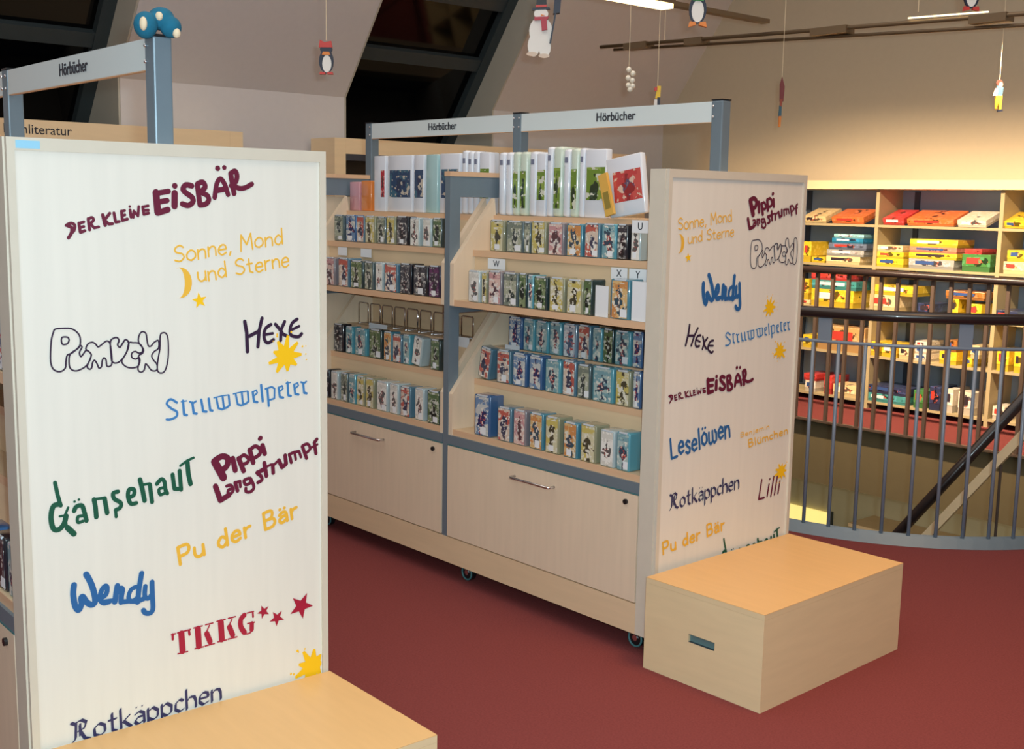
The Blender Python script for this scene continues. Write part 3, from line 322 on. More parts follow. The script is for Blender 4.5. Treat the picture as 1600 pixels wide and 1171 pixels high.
# ---------------------------------------------------------------- lettering
FONT = {
 'D': (.6, "s0,0 0,1;0,1 .3,.96 .56,.7 .54,.3 .3,.04 0,0"), 'E': (.48, "s.48,1 0,1 0,0 .48,0;s0,.52 .4,.52"),
 'R': (.55, "s0,0 0,1;0,1 .35,1 .5,.8 .38,.57 0,.5;s.2,.5 .56,0"), 'r2': (.9, "s0,0 0,1;0,1 .35,1 .5,.8 .38,.57 0,.5;.2,.5 .45,.12 .7,.06 .95,.25"),
 'K': (.55, "s0,0 0,1;s.52,1 .04,.45;s.15,.56 .56,0"), 'L': (.44, "s0,1 0,0 .44,0"), 'I': (.1, "s.05,0 .05,1"),
 'i': (.1, "s.05,0 .05,.62;s.05,.88 .05,.9"), 'N': (.5, "s0,0 0,1 .48,0 .48,1"),
 'S': (.48, ".46,.85 .28,1 .05,.86 .08,.62 .38,.45 .46,.2 .25,0 0,.12"), 'B': (.5, "s0,0 0,1;0,1 .35,1 .42,.78 .3,.55 0,.52;0,.52 .4,.5 .5,.25 .35,.02 0,0"),
 'A': (.55, "s0,0 .27,1 .55,0;s.1,.35 .45,.35;s.14,1.22 .15,1.22;s.4,1.22 .41,1.22"),
 'o': (.42, ".21,0 .02,.12 0,.42 .2,.61 .4,.46 .41,.16 .21,0"), 'n': (.4, "s0,0 0,.6;0,.38 .15,.58 .32,.55 .38,.35 .38,0"),
 'e': (.4, "s0,.33 .39,.33;.39,.33 .35,.55 .19,.62 .02,.45 0,.18 .16,0 .38,.1"), 'M': (.66, "s0,0 .06,1 .33,.35 .58,1 .64,0"),
 'd': (.42, ".38,.4 .2,.6 .01,.4 .02,.14 .2,0 .38,.2;s.4,1 .4,0"), 'u': (.4, "0,.6 0,.2 .14,.01 .32,.08 .4,.3;s.4,.6 .4,0"),
 't': (.34, "s.14,.9 .14,.1 .3,0;s0,.6 .3,.6"), 'r': (.28, "s0,.6 0,0;0,.35 .1,.53 .28,.58"), ',': (.1, "s.08,.06 .02,-.14"),
 'w': (.66, "s.02,.6 0,.12 .14,0 .32,.14 .32,.62;s.32,.14 .46,0 .62,.1 .64,.45 .52,.62"), 'l': (.1, "s.05,1 .05,0"),
 'p': (.42, "s0,.62 0,-.34;0,.45 .2,.62 .4,.42 .38,.12 .18,0 0,.15"), 'H': (.55, "s0,0 .03,1;s.5,0 .53,1;s.01,.48 .52,.52"),
 'X': (.46, "s0,1 .46,0;s.46,1 0,0"), 'c2': (.46, ".44,.92 .18,.98 .02,.76 .2,.54 .34,.53;.22,.54 .02,.42 .0,.14 .2,0 .46,.08"),
 'G': (.6, ".54,.86 .3,1 .06,.82 0,.42 .13,.08 .38,0 .56,.12;s.56,.12 .56,.44 .34,.44"), 'g2': (.62, ".54,.8 .3,.96 .05,.8 0,.42 .13,.08 .38,0 .56,.12;s.34,.5 .56,.48 .5,-.05 .62,-.14;s.12,.9 .2,1.3 .1,1.9"),
 'a': (.4, ".02,.5 .2,.62 .37,.5 .38,0;.37,.36 .15,.36 0,.18 .12,0 .37,.14"), 'ae': (.4, ".02,.5 .2,.62 .37,.5 .38,0;.37,.36 .15,.36 0,.18 .12,0 .37,.14;s.08,.84 .09,.84;s.31,.84 .32,.84"),
 'oe': (.42, ".21,0 .02,.12 0,.42 .2,.61 .4,.46 .41,.16 .21,0;s.1,.84 .11,.84;s.32,.84 .33,.84"), 'ue': (.4, "0,.6 0,.2 .14,.01 .32,.08 .4,.3;s.4,.6 .4,0;s.08,.84 .09,.84;s.31,.84 .32,.84"),
 's': (.34, ".33,.52 .17,.62 .02,.49 .15,.34 .33,.21 .28,.03 .14,0 0,.09"), 'h': (.4, "s0,0 0,1;0,.38 .15,.58 .32,.55 .38,.35 .38,0"),
 'P': (.48, "s0,0 0,1;0,1 .38,1 .48,.76 .36,.5 0,.46"), 'g': (.4, ".38,.42 .2,.6 .01,.42 .02,.14 .2,.02 .38,.2;.39,.6 .39,-.12 .25,-.3 .02,-.22"),
 'm': (.64, "s0,0 0,.6;0,.4 .12,.6 .27,.55 .31,.35 .31,0;.31,.4 .42,.6 .57,.55 .62,.35 .62,0"), 'f': (.32, ".34,.94 .2,1 .13,.8 .13,0;s0,.6 .3,.6"),
 'W': (.8, "0,.92 .02,.2 .14,0 .3,.3 .4,.75 .42,.4 .52,.05 .7,.3 .8,1"), 'y': (.42, "0,.6 .03,.2 .18,.06 .36,.3;.4,.62 .4,-.1 .26,-.36 .04,-.24"),
 'T': (.58, "s0,1 .58,1;s.29,1 .29,0"), 'k': (.4, "s0,1 0,0;s.36,.6 .02,.28;s.12,.34 .4,0"), 'c': (.34, ".34,.5 .2,.61 .02,.46 0,.16 .18,0 .34,.1"),
 't2': (.42, "s.2,.98 .2,.1 .1,-.06;s0,1.02 .2,.9 .46,1.06"), 'b': (.4, "s0,1 0,0;0,.42 .2,.6 .38,.42 .37,.14 .18,0 0,.16"), ' ': (.26, ""), 'j': (.16, ".12,.6 .12,-.2 .0,-.3;s.12,.86 .12,.88"),
 'r3': (.72, "s.02,1 .2,.86 .16,.2 0,.02;.1,.9 .4,1.02 .58,.86 .5,.6 .26,.52;s.34,.5 .5,.12 .7,.02;s.34,.84 .34,.3"),
}
WORDS = {'DER KLEINE': list('DER KLE') + ['i', 'N', 'E'], 'EISBAE': ['E', 'i', 'S', 'B', 'A', 'r2'], 'HEXE': ['H', 'c2', 'X', 'c2'],
 'Gansehaut': ['g2', 'ae', 'n', 's', 'e', 'h', 'a', 'u', 't2'], 'Pu der Bar': list('Pu der B') + ['ae', 'r'], 'Rotkappchen': ['r3', 'o', 't', 'k', 'ae', 'p', 'p', 'c', 'h', 'e', 'n'],
 'Leselowen': ['L', 'e', 's', 'e', 'l', 'oe', 'w', 'e', 'n'], 'Blumchen': ['B', 'l', 'ue', 'm', 'c', 'h', 'e', 'n']}
cM = mat('vinyl_maroon', (104, 22, 52), .5); cY = mat('vinyl_yellow', (238, 182, 62), .5); cS = mat('vinyl_sun_yellow', (250, 196, 20), .5)
cB = mat('vinyl_blue', (36, 98, 158), .5); cB2 = mat('vinyl_sky_blue', (60, 124, 184), .5); cK = mat('vinyl_dark_plum', (48, 26, 56), .5); cR = mat('vinyl_crimson', (168, 26, 56), .5)
cG = mat('vinyl_green', (14, 84, 62), .5); cN = mat('vinyl_navy', (50, 50, 92), .5)
ST = {  # smooth, round width, nib width, nib angle, spacing, material, slant, jitter
 'brush_s': (1, .25, .08, 60, .2, cM, .1, .07), 'brush': (1, .23, .12, 60, .14, cM, .08, .08), 'mono': (1, .115, 0, 0, .14, cY, 0, .06), 'hexe': (1, .13, .09, 50, .12, cK, .14, .08),
 'goth_b': (0, .06, .15, 40, .13, cB2, .0, 0), 'goth_g': (0, .09, .22, 38, .2, cG, .0, .06), 'goth_k': (0, .06, .17, 40, .13, cN, .0, 0), 'fat': (1, .27, .08, 30, .15, cM, .05, .06),
 'fat_s': (1, .28, .06, 30, .19, cM, .05, .1), 'bold': (1, .2, 0, 0, .22, cY, 0, 0), 'script': (1, .24, 0, 0, .08, cB, .12, .02), 'stencil': (0, .06, .26, 0, .34, cR, 0, 0),
 'lion': (0, .14, .12, 55, .16, cB, 0, .07), 'lilli': (1, .12, .05, 60, .2, cM, .25, .06)}
WTXT = {'DER KLEINE': 'brush lettering DER KLEINE', 'EISBAE': 'brush lettering EISBÄR', 'Sonne, Mond': 'yellow lettering Sonne, Mond', 'und Sterne': 'yellow lettering und Sterne', 'HEXE': 'dark slanted lettering HEXE',
 'Struwwelpeter': 'blue blackletter word Struwwelpeter', 'Gansehaut': 'green dripping lettering Gänsehaut', 'Pippi': 'thick maroon lettering Pippi', 'Langstrumpf': 'thick maroon lettering Langstrumpf',
 'Pu der Bar': 'bold yellow lettering Pu der Bär', 'Wendy': 'blue script lettering Wendy', 'TKKG': 'crimson stencil letters TKKG', 'Rotkappchen': 'dark blackletter word Rotkäppchen', 'Leselowen': 'blue lettering Leselöwen',
 'Benjamin': 'small yellow word Benjamin', 'Blumchen': 'bold yellow word Blümchen', 'Lilli': 'slanted maroon word Lilli'}
def smooth(p, closed=False):
    out = []; n = len(p)
    for i in range(n - 1):
        a = p[i - 1] if i > 0 else (p[-2] if closed else p[0]); b0, c = p[i], p[i + 1]; d = p[i + 2] if i + 2 < n else (p[1] if closed else p[-1])
        for k in range(5):
            t = k / 5
            out.append(tuple(.5 * (2 * b0[j] + (c[j] - a[j]) * t + (2 * a[j] - 5 * b0[j] + 4 * c[j] - d[j]) * t * t + (3 * b0[j] - a[j] - 3 * c[j] + d[j]) * t ** 3) for j in (0, 1)))
    return out + [p[-1]]
def pen(mb, pts, wr, nib, ang, x0=0):
    class _X:
        pass
    def nx_():
        mb.cnt = getattr(mb, 'cnt', 0) + 1; return x0 + (mb.cnt % 700) * 2.5e-6
    # pts in panel metres (y, z)
    if wr > 0:
        for i in range(len(pts)):
            cx, cz = pts[i]; n = 10; x = nx_()
            mb.add([(x, cx + wr / 2 * math.cos(2 * math.pi * k / n), cz + wr / 2 * math.sin(2 * math.pi * k / n)) for k in range(n)], [tuple(range(n))])
        for (a, b0) in zip(pts, pts[1:]):
            dx, dz = b0[0] - a[0], b0[1] - a[1]; l = math.hypot(dx, dz)
            if l < 1e-6: continue
            nx, nz = -dz / l * wr / 2, dx / l * wr / 2; x = nx_()
            mb.add([(x, a[0] + nx, a[1] + nz), (x, a[0] - nx, a[1] - nz), (x, b0[0] - nx, b0[1] - nz), (x, b0[0] + nx, b0[1] + nz)], [(0, 1, 2, 3)])
    if nib > 0:
        ux, uz = math.cos(math.radians(ang)) * nib / 2, math.sin(math.radians(ang)) * nib / 2; t = .02 * nib
        for (a, b0) in zip(pts, pts[1:]):
            x = nx_(); cr = (b0[0] - a[0]) * uz - (b0[1] - a[1]) * ux
            q = [(x, a[0] - ux, a[1] - uz), (x, b0[0] - ux, b0[1] - uz), (x, b0[0] + ux, b0[1] + uz), (x, a[0] + ux, a[1] + uz)]
            mb.add(q if cr < 0 else q[::-1], [(0, 1, 2, 3)])
def word(parent, spec, x):
    key, o0, X, Y, sty = spec; sm, wr, nib, ang, sp, m, slant, jit = ST[sty]
    gl = WORDS.get(key, list(key)); tot = sum(FONT[g][0] for g in gl) + sp * (len(gl) - 1)
    H = math.hypot(*Y); cx = 0; mb = MB(); Wl = math.hypot(*X) / tot
    rnd = random.Random(len(key) * 7); runs = [[0, mb]]
    if key in TRACE:
        for wd, sm_, P in TRACE[key]:
            P = [tuple(p) for p in P]
            if sm_: P = smooth(P)
            pen(mb, [(o0[0] + X[0] * a + Y[0] * b, o0[1] + X[1] * a + Y[1] * b) for a, b in P], wd * H, 0, 0, x)
        gl = []
    for g in gl:
        wd, st = FONT[g]; jy = (rnd.random() - .5) * 2 * jit; js = 1 + (rnd.random() - .5) * jit * 2
        for s in st.split(';'):
            if not s: continue
            straight = s[0] == 's'; s = s.lstrip('s')
            P = [tuple(map(float, q.split(','))) for q in s.split(' ')]
            if sm and not straight: P = smooth(P)
            Q = []
            for a, b0 in P:
                a2 = (cx + a + slant * b0) / tot; b2 = b0 * js + jy
                Q.append((o0[0] + X[0] * a2 + Y[0] * b2, o0[1] + X[1] * a2 + Y[1] * b2))
            pen(mb, Q, wr * H, nib * H, ang + math.degrees(math.atan2(X[1], X[0])), x)
        cx += wd + sp
        runs[-1][1] = mb
        if g == ' ': mb = MB(); runs.append([0, mb])
    if key in TRACE or len(runs) == 1:
        o = mb.obj('lettering', m, parent); o['label'] = WTXT[key]; return o
    prefix = WTXT[key].split(' lettering ')[0]; parts = WTXT[key].split(' lettering ')[1].split(' ')
    for (q, mm), wt in zip(runs, parts):
        o = mm.obj('lettering', m, parent); o['label'] = '%s word %s' % (prefix, wt)
    return o
def star(parent, c, r, m, x, label, n=5, rot=.2):
    pts = []
    for k in range(2 * n):
        rr = r if k % 2 == 0 else r * .42; a = math.pi / 2 + rot + math.pi * k / n
        pts.append((c[0] + rr * math.cos(a), c[1] + rr * math.sin(a)))
    o = MB().add([(x, *c)] + [(x, *p) for p in pts], [(0, i + 1, (i + 1) % (2 * n) + 1) for i in range(2 * n)]).obj('star', m, parent); o['label'] = label
def splat(parent, c, r, x, seed):
    rd = random.Random(seed); pts = []; n = 9
    for k in range(2 * n):
        rr = r * (rd.uniform(1.3, 1.95) if k % 2 == 0 else rd.uniform(.8, .98)); a = math.pi * k / n + rd.uniform(-.05, .05)
        if k % 2 == 0:
            for da in (-.07, .07): pts.append((c[0] + rr * math.cos(a + da), c[1] + rr * math.sin(a + da)))
        else: pts.append((c[0] + rr * math.cos(a), c[1] + rr * math.sin(a)))
    lim = W - .018; pts = [(min(a, lim), z) for a, z in pts]
    N = len(pts); b = MB().add([(x, *c)] + [(x, *p) for p in pts], [(0, i + 1, (i + 1) % N + 1) for i in range(N)])
    for k in range(9):
        a = rd.uniform(0, 6.28); d = r * rd.uniform(1.8, 2.3); q = r * rd.uniform(.05, .13)
        if c[0] + d * math.cos(a) > W - .025: continue
        b.add([(x, c[0] + d * math.cos(a) + q * math.cos(t * .785), c[1] + d * math.sin(a) + q * math.sin(t * .785)) for t in range(8)], [tuple(range(8))])
    o = b.obj('paint_splat', cS, parent); o['label'] = 'yellow paint splat print'
def moon(parent, c, r, x):
    P = []
    for k in range(13):
        a = math.radians(100 - 200 * k / 12 + 8); P.append((c[0] + r * .8 * math.cos(a) - r * .3, c[1] + r * math.sin(a)))
    for k in range(13):
        a = math.radians(-100 + 200 * k / 12 + 8); P.append((c[0] + r * .42 * math.cos(a) - r * .42, c[1] + r * .98 * math.sin(a)))
    vs = [(x, *p) for p in P]; o = MB().add(vs, [(i, i + 1, 24 - i, 25 - i) for i in range(12)]).obj('moon', cY, parent); o['label'] = 'yellow crescent moon print'
def outline(parent, polys, x, wd):
    b = MB()
    for P in polys: pen(b, smooth([tuple(p) for p in P], True), wd, 0, 0, x)
    o = b.obj('lettering', cK, parent); o['label'] = 'outlined bubble lettering Pumuckl'
# ---------------------------------------------------------------- shelf units
T, W, H, L = .0754, .736, 1.611, 1.0367
XP = [-T, -T - L, -T - 2 * L]
def make_unit(name, label, loc, rot, LW, SP_, STARS, MOON_, PUM, side):
    u = tag(empty(name, loc, (0, 0, rot)), label, 'shelf unit')
    # end panel
    ep = bx('end_panel', panel_w, u, -T, -.006, .004, W - .004, .08, H - .004); ep['label'] = 'printed birch end panel with book titles'
    x0 = -.0057
    bx('frame_rail', frame_w, ep, -.012, 0, 0, W, H - .026, H)
    bx('frame_stile', frame_w, ep, -.012, 0, 0, .016, .072, H - .026); bx('frame_stile', frame_w, ep, -.012, 0, W - .016, W, .072, H - .026)
    MB().box(-T - .001, -.0125, -.004, .003, .072, H).obj('edge_strip', frame_w, ep)
    for wds in LW: word(ep, wds, -.0045)
    for i, s in enumerate(SP_): splat(ep, s[:2], s[2], -.0040, 5 + i)
    for i, s in enumerate(STARS): star(ep, s[1:3], s[3], cS if s[0] == 'y' else cR, -.0042, 'yellow star print' if s[0] == 'y' else 'crimson star print', rot=.15 + .2 * i)
    moon(ep, MOON_[:2], MOON_[2], -.0042); outline(ep, PUM, -.0045, .0035 if side == 'l' else .0032)
    if side == 'l':
        s = bx('sticker', mat('sticker_blue', (150, 205, 232), .4), ep, 0, .0006, .018, .066, H - .022, H - .006); s['label'] = 'small pale blue sticker'
    # base carcass
    bx('base_cabinet', birch, u, XP[2] + .02, -T, .016, W - .016, .176, .548)
    for y0, y1 in ((-.004, .016), (W - .016, W + .004)): bx('plinth', birch_h, u, XP[2] - .02, -T + (.0 if y0 > 0 else 0) - .001, y0, y1, .072, .176)
    bx('plinth', birch_h, u, XP[2] - .02, XP[2] - .0, .016, W - .016, .072, .176)
    bx('base_board', birch_h, u, XP[2], -T - .001, .016, W - .016, .09, .11)
    # front and back posts, bars
    for xp in XP[1:]:
        for f in (0, 1):
            yy = (lambda a: a) if f == 0 else (lambda a: W - a)
            def B(nm, m, xa, xb, ya, yb, za, zb_):
                a, b_ = sorted((yy(ya), yy(yb))); return bx(nm, m, u, xa, xb, a, b_, za, zb_)
            B('post', steel, xp - .015, xp + .015, -.001, .05, .1765, 1.593)
            B('cross_bar', steel, xp - .014, xp + .014, .05, W / 2 - .024, 1.515, 1.593)
            B('cross_bar', steel, xp - .012, xp + .012, .05, W / 2 - .024, 1.068, 1.094)
            B('post_cap', edge_w, xp - .018, xp + .018, -.003, W / 2 - .024, 1.593, 1.611)
            for sgn in ((1, -1) if xp == XP[1] else (1,)):
                xa, xb = sorted((xp + sgn * .0155, xp + sgn * .0385))
                up = [(.002, 1.098), (.002, 1.262), (.204, 1.512), (.212, 1.446), (W / 2 - .01, 1.446), (W / 2 - .01, 1.098)]
                lo = [(.002, .588), (.002, .753), (.262, 1.076), (W / 2 - .01, 1.076), (W / 2 - .01, .588)]
                for pl in (up, lo):
                    o = MB().prism([(yy(a), z) for a, z in pl], xa, xb, 'x').obj('slanted_divider', birch, u)
    # shelves, risers, drawers in each bay, front and back
    for bay in (0, 1):
        xa, xb = XP[bay + 1] + .039, XP[bay] - (.039 if bay == 1 else .001)
        for f in (0, 1):
            yy = (lambda a: a) if f == 0 else (lambda a: W - a)
            def B(nm, m, ya, yb, za, zb_, x0=xa, x1=xb, par=u):
                a, b_ = sorted((yy(ya), yy(yb))); return bx(nm, m, par, x0, x1, a, b_, za, zb_)
            for yf, yb_, z, rz in ((.2, W / 2 - .012, 1.4465, None), (.096, .199, 1.311, 1.424), (.005, .118, 1.12, 1.289), (.2, W / 2 - .012, .93, 1.076), (.112, .212, .806, .908), (.005, .125, .612, .784)):
                sh = B('shelf', birch_h, yf + .002, yb_, z - .022, z); B('shelf_lip', edge_w, yf, yf + .0018, z - .023, z + .001, par=sh)
                if rz: B('riser', birch_h, yb_ - .012, yb_ - .001, z + .0005, rz)
            dx0, dx1 = XP[bay + 1] + .017, XP[bay] - (.017 if bay == 1 else .004)
            B('front_band', steel, -.003, .02, .553, .589, dx0, dx1); B('rubber_strip', rubber, -.004, .012, .5485, .5525, dx0, dx1)
            if bay == 0: pass
            dr = B('drawer', birch, -.004, .0155, .181, .547, dx0 + .003, dx1 - .003)
            if f == 0:
                hx = (dx0 + dx1) / 2
                hb = MB().tube([(hx - .105, -.004, .4985), (hx - .105, -.028, .4985), (hx - .095, -.034, .4985), (hx + .095, -.034, .4985), (hx + .105, -.028, .4985), (hx + .105, -.004, .4985)], .0048, 8)
                hb.obj('handle', chrome, dr, smooth=True)
                MB().tube([(dx1 - .055, -.0115, .518), (dx1 - .055, -.003, .518)], .009, 12).obj('lock', black, dr)
    bx('end_board', birch, u, XP[2] - .036, XP[2] - .0165, .02, W - .02, .177, 1.51)
    bx('spine_board', birch, u, XP[2] + .02, -T - .001, W / 2 - .01, W / 2 + .01, .55, 1.446)
    # sign posts and signs
    for i, xp in enumerate(XP):
        c = -.003 if i == 0 else 0
        xs = xp + c - (.025 if i == 0 else 0)
        MB().box(xs - .024, xs + .024, W / 2 - .022, W / 2 + .022, 1.4465, 1.848, .004).obj('sign_post', steel, u)
        bx('post_cap', black, u, xs - .0245, xs + .0245, W / 2 - .0225, W / 2 + .0225, 1.848, 1.853)
    for bay in (0, 1):
        xa, xb = XP[bay + 1] + .025, XP[bay] - (.052 if bay == 0 else .025)
        sg = bx('sign_board', signw, u, xa, xb, W / 2 - .02, W / 2 - .006, 1.778, 1.846)
        bx('sign_edge', edge_w, sg, xa, xb, W / 2 - .0195, W / 2 - .0065, 1.776, 1.778)
        for z in (1.795, 1.83):
            for xx in (xa - .01, xb + .01): MB().ball((xx, W / 2 - .024, z), .0045, 8, 5).obj('screw', chrome, sg, True)
        tm = text_mesh('Hörbücher', .044, .0006, .0006); o = link('lettering', tm, ink, sg, ((xa + xb) / 2 + .035, W / 2 - .0212, 1.814), (math.pi / 2, 0, 0)); o['label'] = 'black word Hörbücher'
    if side == 'l':
        xa = XP[2] - .95
        bx('sign_board', signw, u, xa, XP[2] - .026, W / 2 - .02, W / 2 - .006, 1.778, 1.846)
    # castors
    for xx, yy_ in ((-.12, .06), (XP[1] + .085, .06), (XP[2] + .1, .06), (-.12, W - .06), (XP[1] + .085, W - .06), (XP[2] + .1, W - .06)):
        c = MB().tube([(xx, yy_ - .011, .034), (xx, yy_ + .011, .034)], .0325, 20).obj('castor', black, u)
        MB().tube([(xx + .029 * math.cos(a), yy_ - .012, .034 + .029 * math.sin(a)) for a in [2 * math.pi * k / 20 for k in range(20)]], .0038, 6, True).obj('tyre_rim', rubber, c, True)
        MB().tube([(xx, yy_ - .0145, .034), (xx, yy_ - .011, .034)], .011, 10).obj('hub', chrome, c)
        MB().box(xx - .016, xx + .016, yy_ - .016, yy_ + .016, .066, .09).obj('fork', steel_d, c)
    return u
unit_r = make_unit('shelf_unit', 'birch and grey steel audiobook shelf unit in the middle with two stepped bays', (0, 0, 0), 0, LR, SPR, STR, MOON[1], PUMR, 'r')
unit_l = make_unit('shelf_unit', 'shelf unit at the left edge with bright printed end panel facing the camera', (.00202, -2.0029, 0), -.0221, LL, SPL, STL, MOON[0], PUML, 'l')
# ---------------------------------------------------------------- step boxes
def step_box(label, loc, rot, wy):
    o = tag(empty('step_box', loc, (0, 0, rot)), label, 'step box', 'birch step boxes in front of the end panels')
    D, Z, t = .46, .307, .018
    tp = bx('top_panel', box_w, o, 0, D, 0, wy, Z - t, Z - .0016); bx('top_warm_lit_layer', box_t, tp, 0, D, 0, wy, Z - .0016, Z)  # thin top layer carries the painted warm light
    # side with handle slot: four strips round the slot
    def side(y, name):
        q = MB(); a, c = .181, .283; z0, z1 = .142, .168; y1 = y + t
        q.box(0, a, y, y1, 0, Z - t - .0004); q.box(c, D, y, y1, 0, Z - t - .0004); q.box(a, c, y, y1, 0, z0); q.box(a, c, y, y1, z1, Z - t - .0004)
        s = q.obj(name, box_w, o)
        bx('slot_lining', slot_m, s, a, c, y + .009, y + .011, z0 - .0, z1)
        for zz in ((z0, z0 + .001), (z1 - .001, z1)): bx('slot_edge', mat('slot_edge_dark', (52, 66, 74), .5), s, a, c, y - .0004, y + .009, *zz)
    side(0, 'side_panel'); side(wy - t, 'side_panel')
    bx('front_panel', box_w, o, D - t, D, t, wy - t, 0, Z - t - .0004); bx('back_panel', box_w, o, 0, t, t, wy - t, 0, Z - t - .0004)
    return o
step_box('birch step box with handle slot on the carpet before the middle unit', (.0165, -.0602, 0), .0187, .796)
yl = Vector((.00202, -2.0029, 0))
step_box('birch step box at bottom left before the bright printed panel', yl + Vector((.004, -.06, 0)), -.0221, .796)
# ---------------------------------------------------------------- audio cases on the steps
def unit_case(w_, d_, h_, b_):
    return MB().box(-w_ / 2, w_ / 2, 0, d_, 0, h_, b_).mesh('case', True)
ROWN = {'step1_near': ('upper step of the near bay', 'top'), 'step2_near': ('second step of the near bay', ''), 'step3_near': ('third step of the near bay', ''), 'step4_near': ('fourth step of the near bay', ''),
 'step5_near': ('lowest step of the near bay', ''), 'step1_far': ('upper step of the far bay', ''), 'step2_far': ('second step of the far bay', ''), 'step4_far': ('fourth step of the far bay', ''), 'step5_far': ('lowest step of the far bay', '')}
def audio_case(x, y, z, wd, h, pal, label, group, par=None, lean=0, dep=.05, rotz=0):
    o = tag(empty('audio_case', (x, y, z), (0, lean, rotz)), label, 'audio case', group)
    sh = link('case_shell', unit_case(wd, dep, h, .005), shell(pal), o)
    mg = wd * .1
    link('cover_sheet', MB().box(-wd / 2 + mg, wd / 2 - mg, -.0009, .0001, .004, h - .006).mesh(), cov(pal), o)
    # side sheet towards the end panel
    link('spine_sheet', MB().box(wd / 2 - .0001, wd / 2 + .0007, .004, dep * .55, .004, h - .006).mesh(), shell(pal), o)
    if random.random() < .7:
        a = random.uniform(-.25, .1) * wd
        link('title_label', MB().box(a, a + wd * .34, -.0014, -.0008, .008, .008 + h * random.uniform(.13, .2)).mesh(), white, o)
    # pale strip along the top edge, flash glint put in as colour
    link('top_glint', MB().box(-wd * .3, wd * .3, -.0016, .004, h - .0045, h + .001).mesh(), mat('glint_plastic', (205, 215, 225), .15, coat=1), o)
    return o
for rk in sorted(ROWS):
    y, z, h, items = ROWS[rk]; n = len(items)
    for i, (a, b_, pal) in enumerate(items):
        wd = max(.02, b_ - a); hh = h * (1 + random.uniform(-.03, .03))
        if rk == 'step5_near' and i == 0: hh = .158
        if rk == 'step2_near' and i == 10: hh = .133
        lean = .17 if (rk, i) in (('step4_near', 0), ('step4_far', 7)) else 0
        if lean: wd *= .8
        zz = z + .0006 + (math.sin(lean) * wd / 2 if lean else 0)
        audio_case((a + b_) / 2 + (.006 if rk == 'step4_near' and i == 0 else -.008 if lean else 0), y, zz, wd, hh, pal,
            '%s audio case, %s from left on %s' % (PAL[pal][0], ORD[i], ROWN[rk][0]), 'audio cases on the ' + ROWN[rk][0], lean=lean, dep=.05 if y > .1 else .07)
# a few cases visible on the near side of the left unit, past its end panel
cL, sL = math.cos(-.0221), math.sin(-.0221)
for i, (yy, z) in enumerate(((.014, .612), (.121, .806), (.013, 1.12), (.105, 1.311))):
    for k in range(3):
        lx = -T - .05 - k * .095; pal = 'TKBRGWSNPTBK'[(i * 3 + k) % 12]
        audio_case(yl.x + lx * cL - yy * sL, yl.y + lx * sL + yy * cL, z + .0006, .078, .125, pal, '%s audio case, %s past the panel, %s step of left shelf unit' % (PAL[pal][0], ORD[k], ('lowest', 'fourth', 'second', 'upper')[i]),
            'audio cases on the left shelf unit', rotz=-.0221)
# tall cases on top
TP = {'w': ('white', (226, 230, 240)), 'g': ('green and white', (206, 220, 206)), 'p': ('pink', (206, 150, 160)), 'o': ('orange', (222, 130, 60)), 't': ('pale teal', (170, 205, 208)), 'r': ('white', (228, 228, 232)), 'N': ('white', (228, 230, 236)), 'G': ('white', (228, 230, 236))}
pic = {'r': cover('picture_red', [(90, 30, 40), (190, 40, 60), (200, 56, 80), (220, 160, 150), (90, 60, 60)]), 'N': cover('picture_navy', [(24, 44, 84), (30, 66, 104), (50, 100, 124), (200, 190, 176), (30, 60, 80)], 16),
 'G': cover('picture_green', [(40, 56, 30), (110, 140, 46), (140, 164, 70), (216, 216, 200), (60, 80, 60)], 16), 'red': cover('picture_leaning_red', [(150, 40, 44), (196, 66, 66), (206, 84, 78), (224, 190, 170), (90, 80, 110)], 14)}
PW = {'r': 'a narrow red picture', 'N': 'a navy picture', 'G': 'a green picture'}
for bay in ('near', 'far'):
    for i, (a, b_, k, h) in enumerate(TALL[bay]):
        if bay == 'far': b_ = min(b_, -1.13); a = min(a, b_ - .02)
        wd = b_ - a; nm = TP[k]
        o = tag(empty('media_case', ((a + b_) / 2, .225, 1.4472)), '', 'media case', 'tall media cases on top of the %s bay' % bay)
        o['label'] = 'tall %s media case%s, %s from left atop the %s bay' % (nm[0], (' with ' + PW[k]) if k in PW else '', ORD[i], bay)
        m = mat('media_shell_' + nm[0].replace(' ', '_'), nm[1], .2, coat=1)
        link('case_shell', unit_case(wd * .97, .12 if k in 'wgt' else .03, h, min(.011, wd * .3) if k in 'wg' else .004), m, o)
        if k in pic:
            mg = wd * .1 if k != 'r' else wd * .62
            link('picture', MB().box(-wd / 2 + mg, wd / 2 - wd * .08, -.001, .0002, h * .26, h * .74).mesh(), pic[k], o)
        if k == 'g': link('picture', MB().box(-wd * .34, wd * .34, -.001, .0002, h * .12, h * .7).mesh(), pic['G'], o)
        if k == 'w' : link('title_label', MB().box(-wd * .22, wd * .22, -.0011, .0002, h * .8, h * .88).mesh(), mat('label_grey', (120, 126, 150), .5), o)
# leaning covers at the right end
o = tag(empty('media_case', (-.330, .19, 1.4472), (0, -.15, 0)), 'large white media case with a red picture leaning atop the near bay', 'media case')
link('case_shell', unit_case(.165, .025, .205, .004), MATS['media_shell_white'], o); link('picture', MB().box(-.055, .075, -.001, .0002, .05, .155).mesh(), pic['red'], o)
o.location = (-.345, .185, 1.4475 + .0128)
o = tag(empty('booklet', (-.405, .160, 1.4535), (0, -.3, 0)), 'narrow yellow booklet leaning between the green and the red picture cases', 'booklet')
link('pages', MB().box(-.02, .02, 0, .012, .006, .155).mesh(), mat('booklet_yellow', (226, 176, 84), .5), o); link('cover_print', MB().box(-.013, .013, -.0008, .0002, .03, .09).mesh(), mat('booklet_print', (150, 130, 60), .5), o)
